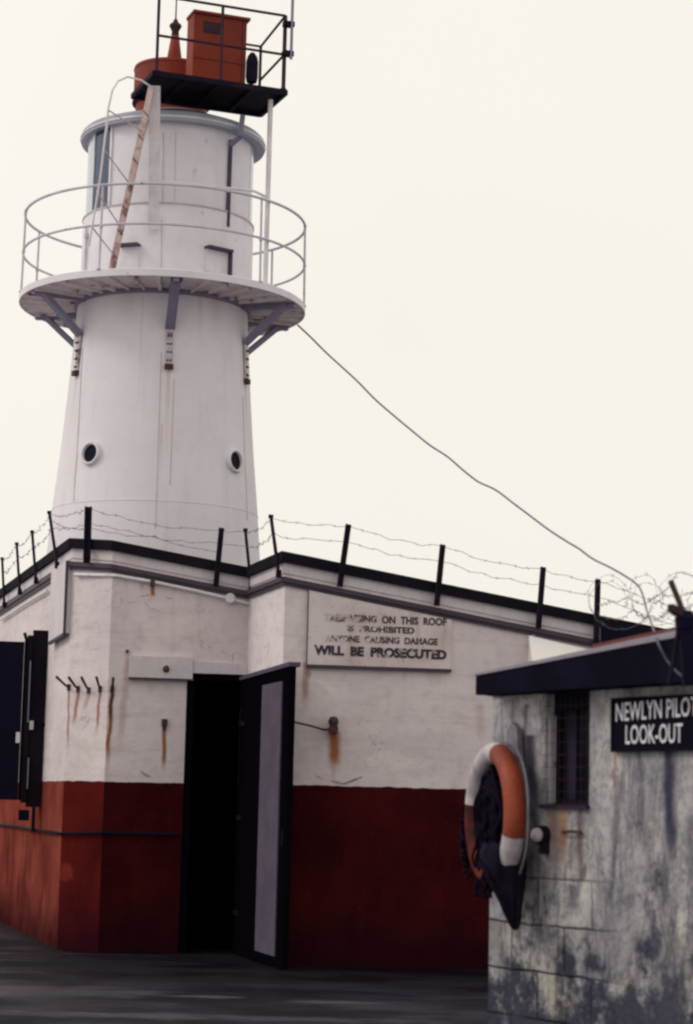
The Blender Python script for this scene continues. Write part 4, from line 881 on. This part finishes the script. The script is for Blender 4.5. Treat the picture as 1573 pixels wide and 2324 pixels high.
# wooden holder on the wall
k = MB(); h0 = PH.hit(1172, 1655, .03); 
k.prism([PH.hit(1158, 1700, .012), PH.hit(1163, 1655, .012), PH.hit(1173, 1640, .012), PH.hit(1184, 1655, .012), PH.hit(1190, 1760, .012), PH.hit(1200, 1900, .012), PH.hit(1180, 1900, .012), PH.hit(1160, 1760, .012)], PH.n * .03)
one(k, 'buoy_holder', M['board'], 'grey weathered pointed board on the hut wall behind the lifebuoy', 'board')
# coil of dark rope inside the ring and its hanging tail
RP = thing('rope_coil', pt(1165, 2105, HY - .3), 'dark tangled rope coil hanging inside the lifebuoy', 'rope')
k = MB(); rnd = random.Random(5)
for j in range(46):
    pts = []; ph_ = rnd.random() * 6; ra_, rb2 = rnd.uniform(.05, .17), rnd.uniform(.10, .25); ox = rnd.uniform(-.08, .05); oz = rnd.uniform(-.10, .03)
    for i in range(26):
        a = 2 * math.pi * i / 25 + ph_; pts.append(ctr + bt * side * (math.cos(a) * ra_ + ox * .6) + Vector((0, 0, math.sin(a) * rb2 + oz)) + bn * (.01 + .03 * math.sin(a * 2 + j) + rnd.uniform(-.008, .008)))
    k.tube(pts, .012, 6)
k.build('coil', M['rope'], RP)
k = MB()
for j in range(9):
    x0 = rnd.uniform(-.16, .06); pts = [ctr + bt * side * (x0 + .012 * math.sin(i * 1.3 + j)) + Vector((0, 0, .1 - .04 * i)) + bn * (.05 + .02 * math.sin(j + i)) for i in range(14)]
    k.tube(pts, .008, 5)
for j in range(16):
    a0_ = R(rnd.uniform(172, 218)); pts = []
    for i in range(9):
        b_ = -1.2 + i * .32; rr_ = RB + math.cos(b_ + .3) * (rb_ + .012) * (1 if i < 8 else 1.1); hh_ = math.sin(b_ + .3) * (rb_ + .012)
        pts.append(ctr + bt * side * math.cos(a0_ + i * .03) * rr_ + Vector((0, 0, math.sin(a0_ + i * .03) * rr_ - .012 * i)) + bn * (abs(hh_) + .012 * math.sin(i + j)))
    k.tube(pts, .008, 5)
k.build('loose_strand', M['rope'], RP)
k = MB(); rows = [(1915, 1098, 1190), (1935, 1088, 1196), (1965, 1090, 1197), (1985, 1098, 1195), (2005, 1108, 1192), (2025, 1120, 1190), (2045, 1132, 1187), (2065, 1142, 1184), (2085, 1152, 1181), (2103, 1163, 1177)]
vs_ = []; NB = 40
for r_i, (v_, ul, ur) in enumerate(rows):
    pl_, pr_ = pt(ul, v_, HY - .42), pt(ur, v_, HY - .42); cc = (pl_ + pr_) / 2; hw_ = (pr_ - pl_).length / 2
    for j in range(NB):
        a = 2 * math.pi * j / NB; fo = 1 + .10 * math.sin(a * 9 + r_i * .35) + .05 * math.sin(a * 17 + r_i)
        vs_.append(cc + Vector((math.cos(a) * hw_ * (.95 + .05 * fo), math.sin(a) * min(.09, hw_ * .8) * fo, .006 * math.sin(a * 5 + r_i))))
nr = len(rows); k.add(vs_, [(i * NB + j, i * NB + (j + 1) % NB, (i + 1) * NB + (j + 1) % NB, (i + 1) * NB + j) for i in range(nr - 1) for j in range(NB)] + [tuple(range(NB)), tuple(range((nr - 1) * NB, nr * NB))[::-1]], True)
one(k, 'canvas_bag', M['canvas'], 'dark tapering canvas bag hanging below the lifebuoy', 'bag')
k = MB(); k.tube(smooth([pt(1090, 1950, HY - .45), pt(1110, 1995, HY - .49), pt(1135, 2040, HY - .50), pt(1150, 2075, HY - .50), pt(1168, 2106, HY - .49), pt(1178, 2085, HY - .49), pt(1179, 2040, HY - .49)]), .013, 8)
k.build('tail', M['rope'], RP)

# ------------------------------------------------------------------ forked post and barbed tangle over the hut
fpz = pt(1562, 1400, 10.1)
fpb = PH.hit(1566, 1556, OV + .07); fy = fpb.y
FP = thing('forked_post', fpb, 'thick dark post with two raking arms standing at the near end of the hut roof', 'post')
tp = pt(1556, 1402, fy); k = MB(); k.bar(tp, fpb, .065, .06); k.lathe(tp + Vector((0, 0, -.02)), [(0, -.04), (.045, -.03), (.05, .02), (.03, .05), (0, .055)], 16); k.build('shaft', M['navy'], FP)
k = MB(); k.bar(tp, pt(1522, 1318, fy + .05), .020, .020); k.build('arm', M['brown'], FP)
k = MB(); k.bar(tp, pt(1522, 1379, fy - .1), .024, .024); k.bar(tp.lerp(pt(1522, 1379, fy - .1), .55), pt(1522, 1379, fy - .1), .034, .034); k.build('arm', M['brown'], FP)
k = MB(); k.bar(pt(1541, 1424, fy), pt(1518, 1552, fy + .03), .016, .016); k.build('stay', M['dark'], FP)
k = MB(); rnd = random.Random(11)
for j in range(6):
    cu_, cv = rnd.uniform(1345, 1590), rnd.uniform(1350, 1385); c_ = pt(cu_, cv, rnd.uniform(13.6, 15)); ra_ = rnd.uniform(.10, .2); tl2 = rnd.uniform(-.8, .8); pts = []
    for i in range(30):
        a = i / 29 * math.pi * 2.1; e = Vector((math.cos(a) * math.cos(tl2), math.cos(a) * math.sin(tl2), math.sin(a))) * ra_ + Vector((.006 * i, 0, 0))
        pts.append(c_ + e + Vector((rnd.uniform(-1, 1), rnd.uniform(-1, 1), rnd.uniform(-1, 1))) * .008)
    k.tube(pts, .0013, 5)
    for p in pts[::3]:
        for _ in range(2):
            d = Vector((rnd.uniform(-1, 1), rnd.uniform(-1, 1), rnd.uniform(-1, 1))).normalized() * .016; k.tube([p - d, p + d], .0014, 4)
barbed(k, [pt(1357, 1370, 15.5), pt(1425, 1352, 14.5), pt(1500, 1345, 13.2), pt(1590, 1335, 12)], r=.0018)
barbed(k, [pt(1357, 1390, 15.5), pt(1440, 1385, 14.3), pt(1523, 1382, 12), pt(1590, 1360, 11)], r=.0018)
barbed(k, [pt(1480, 1370, 12), pt(1535, 1300, 11), pt(1590, 1305, 11)], r=.0018)
one(k, 'barbed_wire_tangle', M['wire'], 'loose tangle of coiled barbed wire above the roof at the right', 'barbed wire')
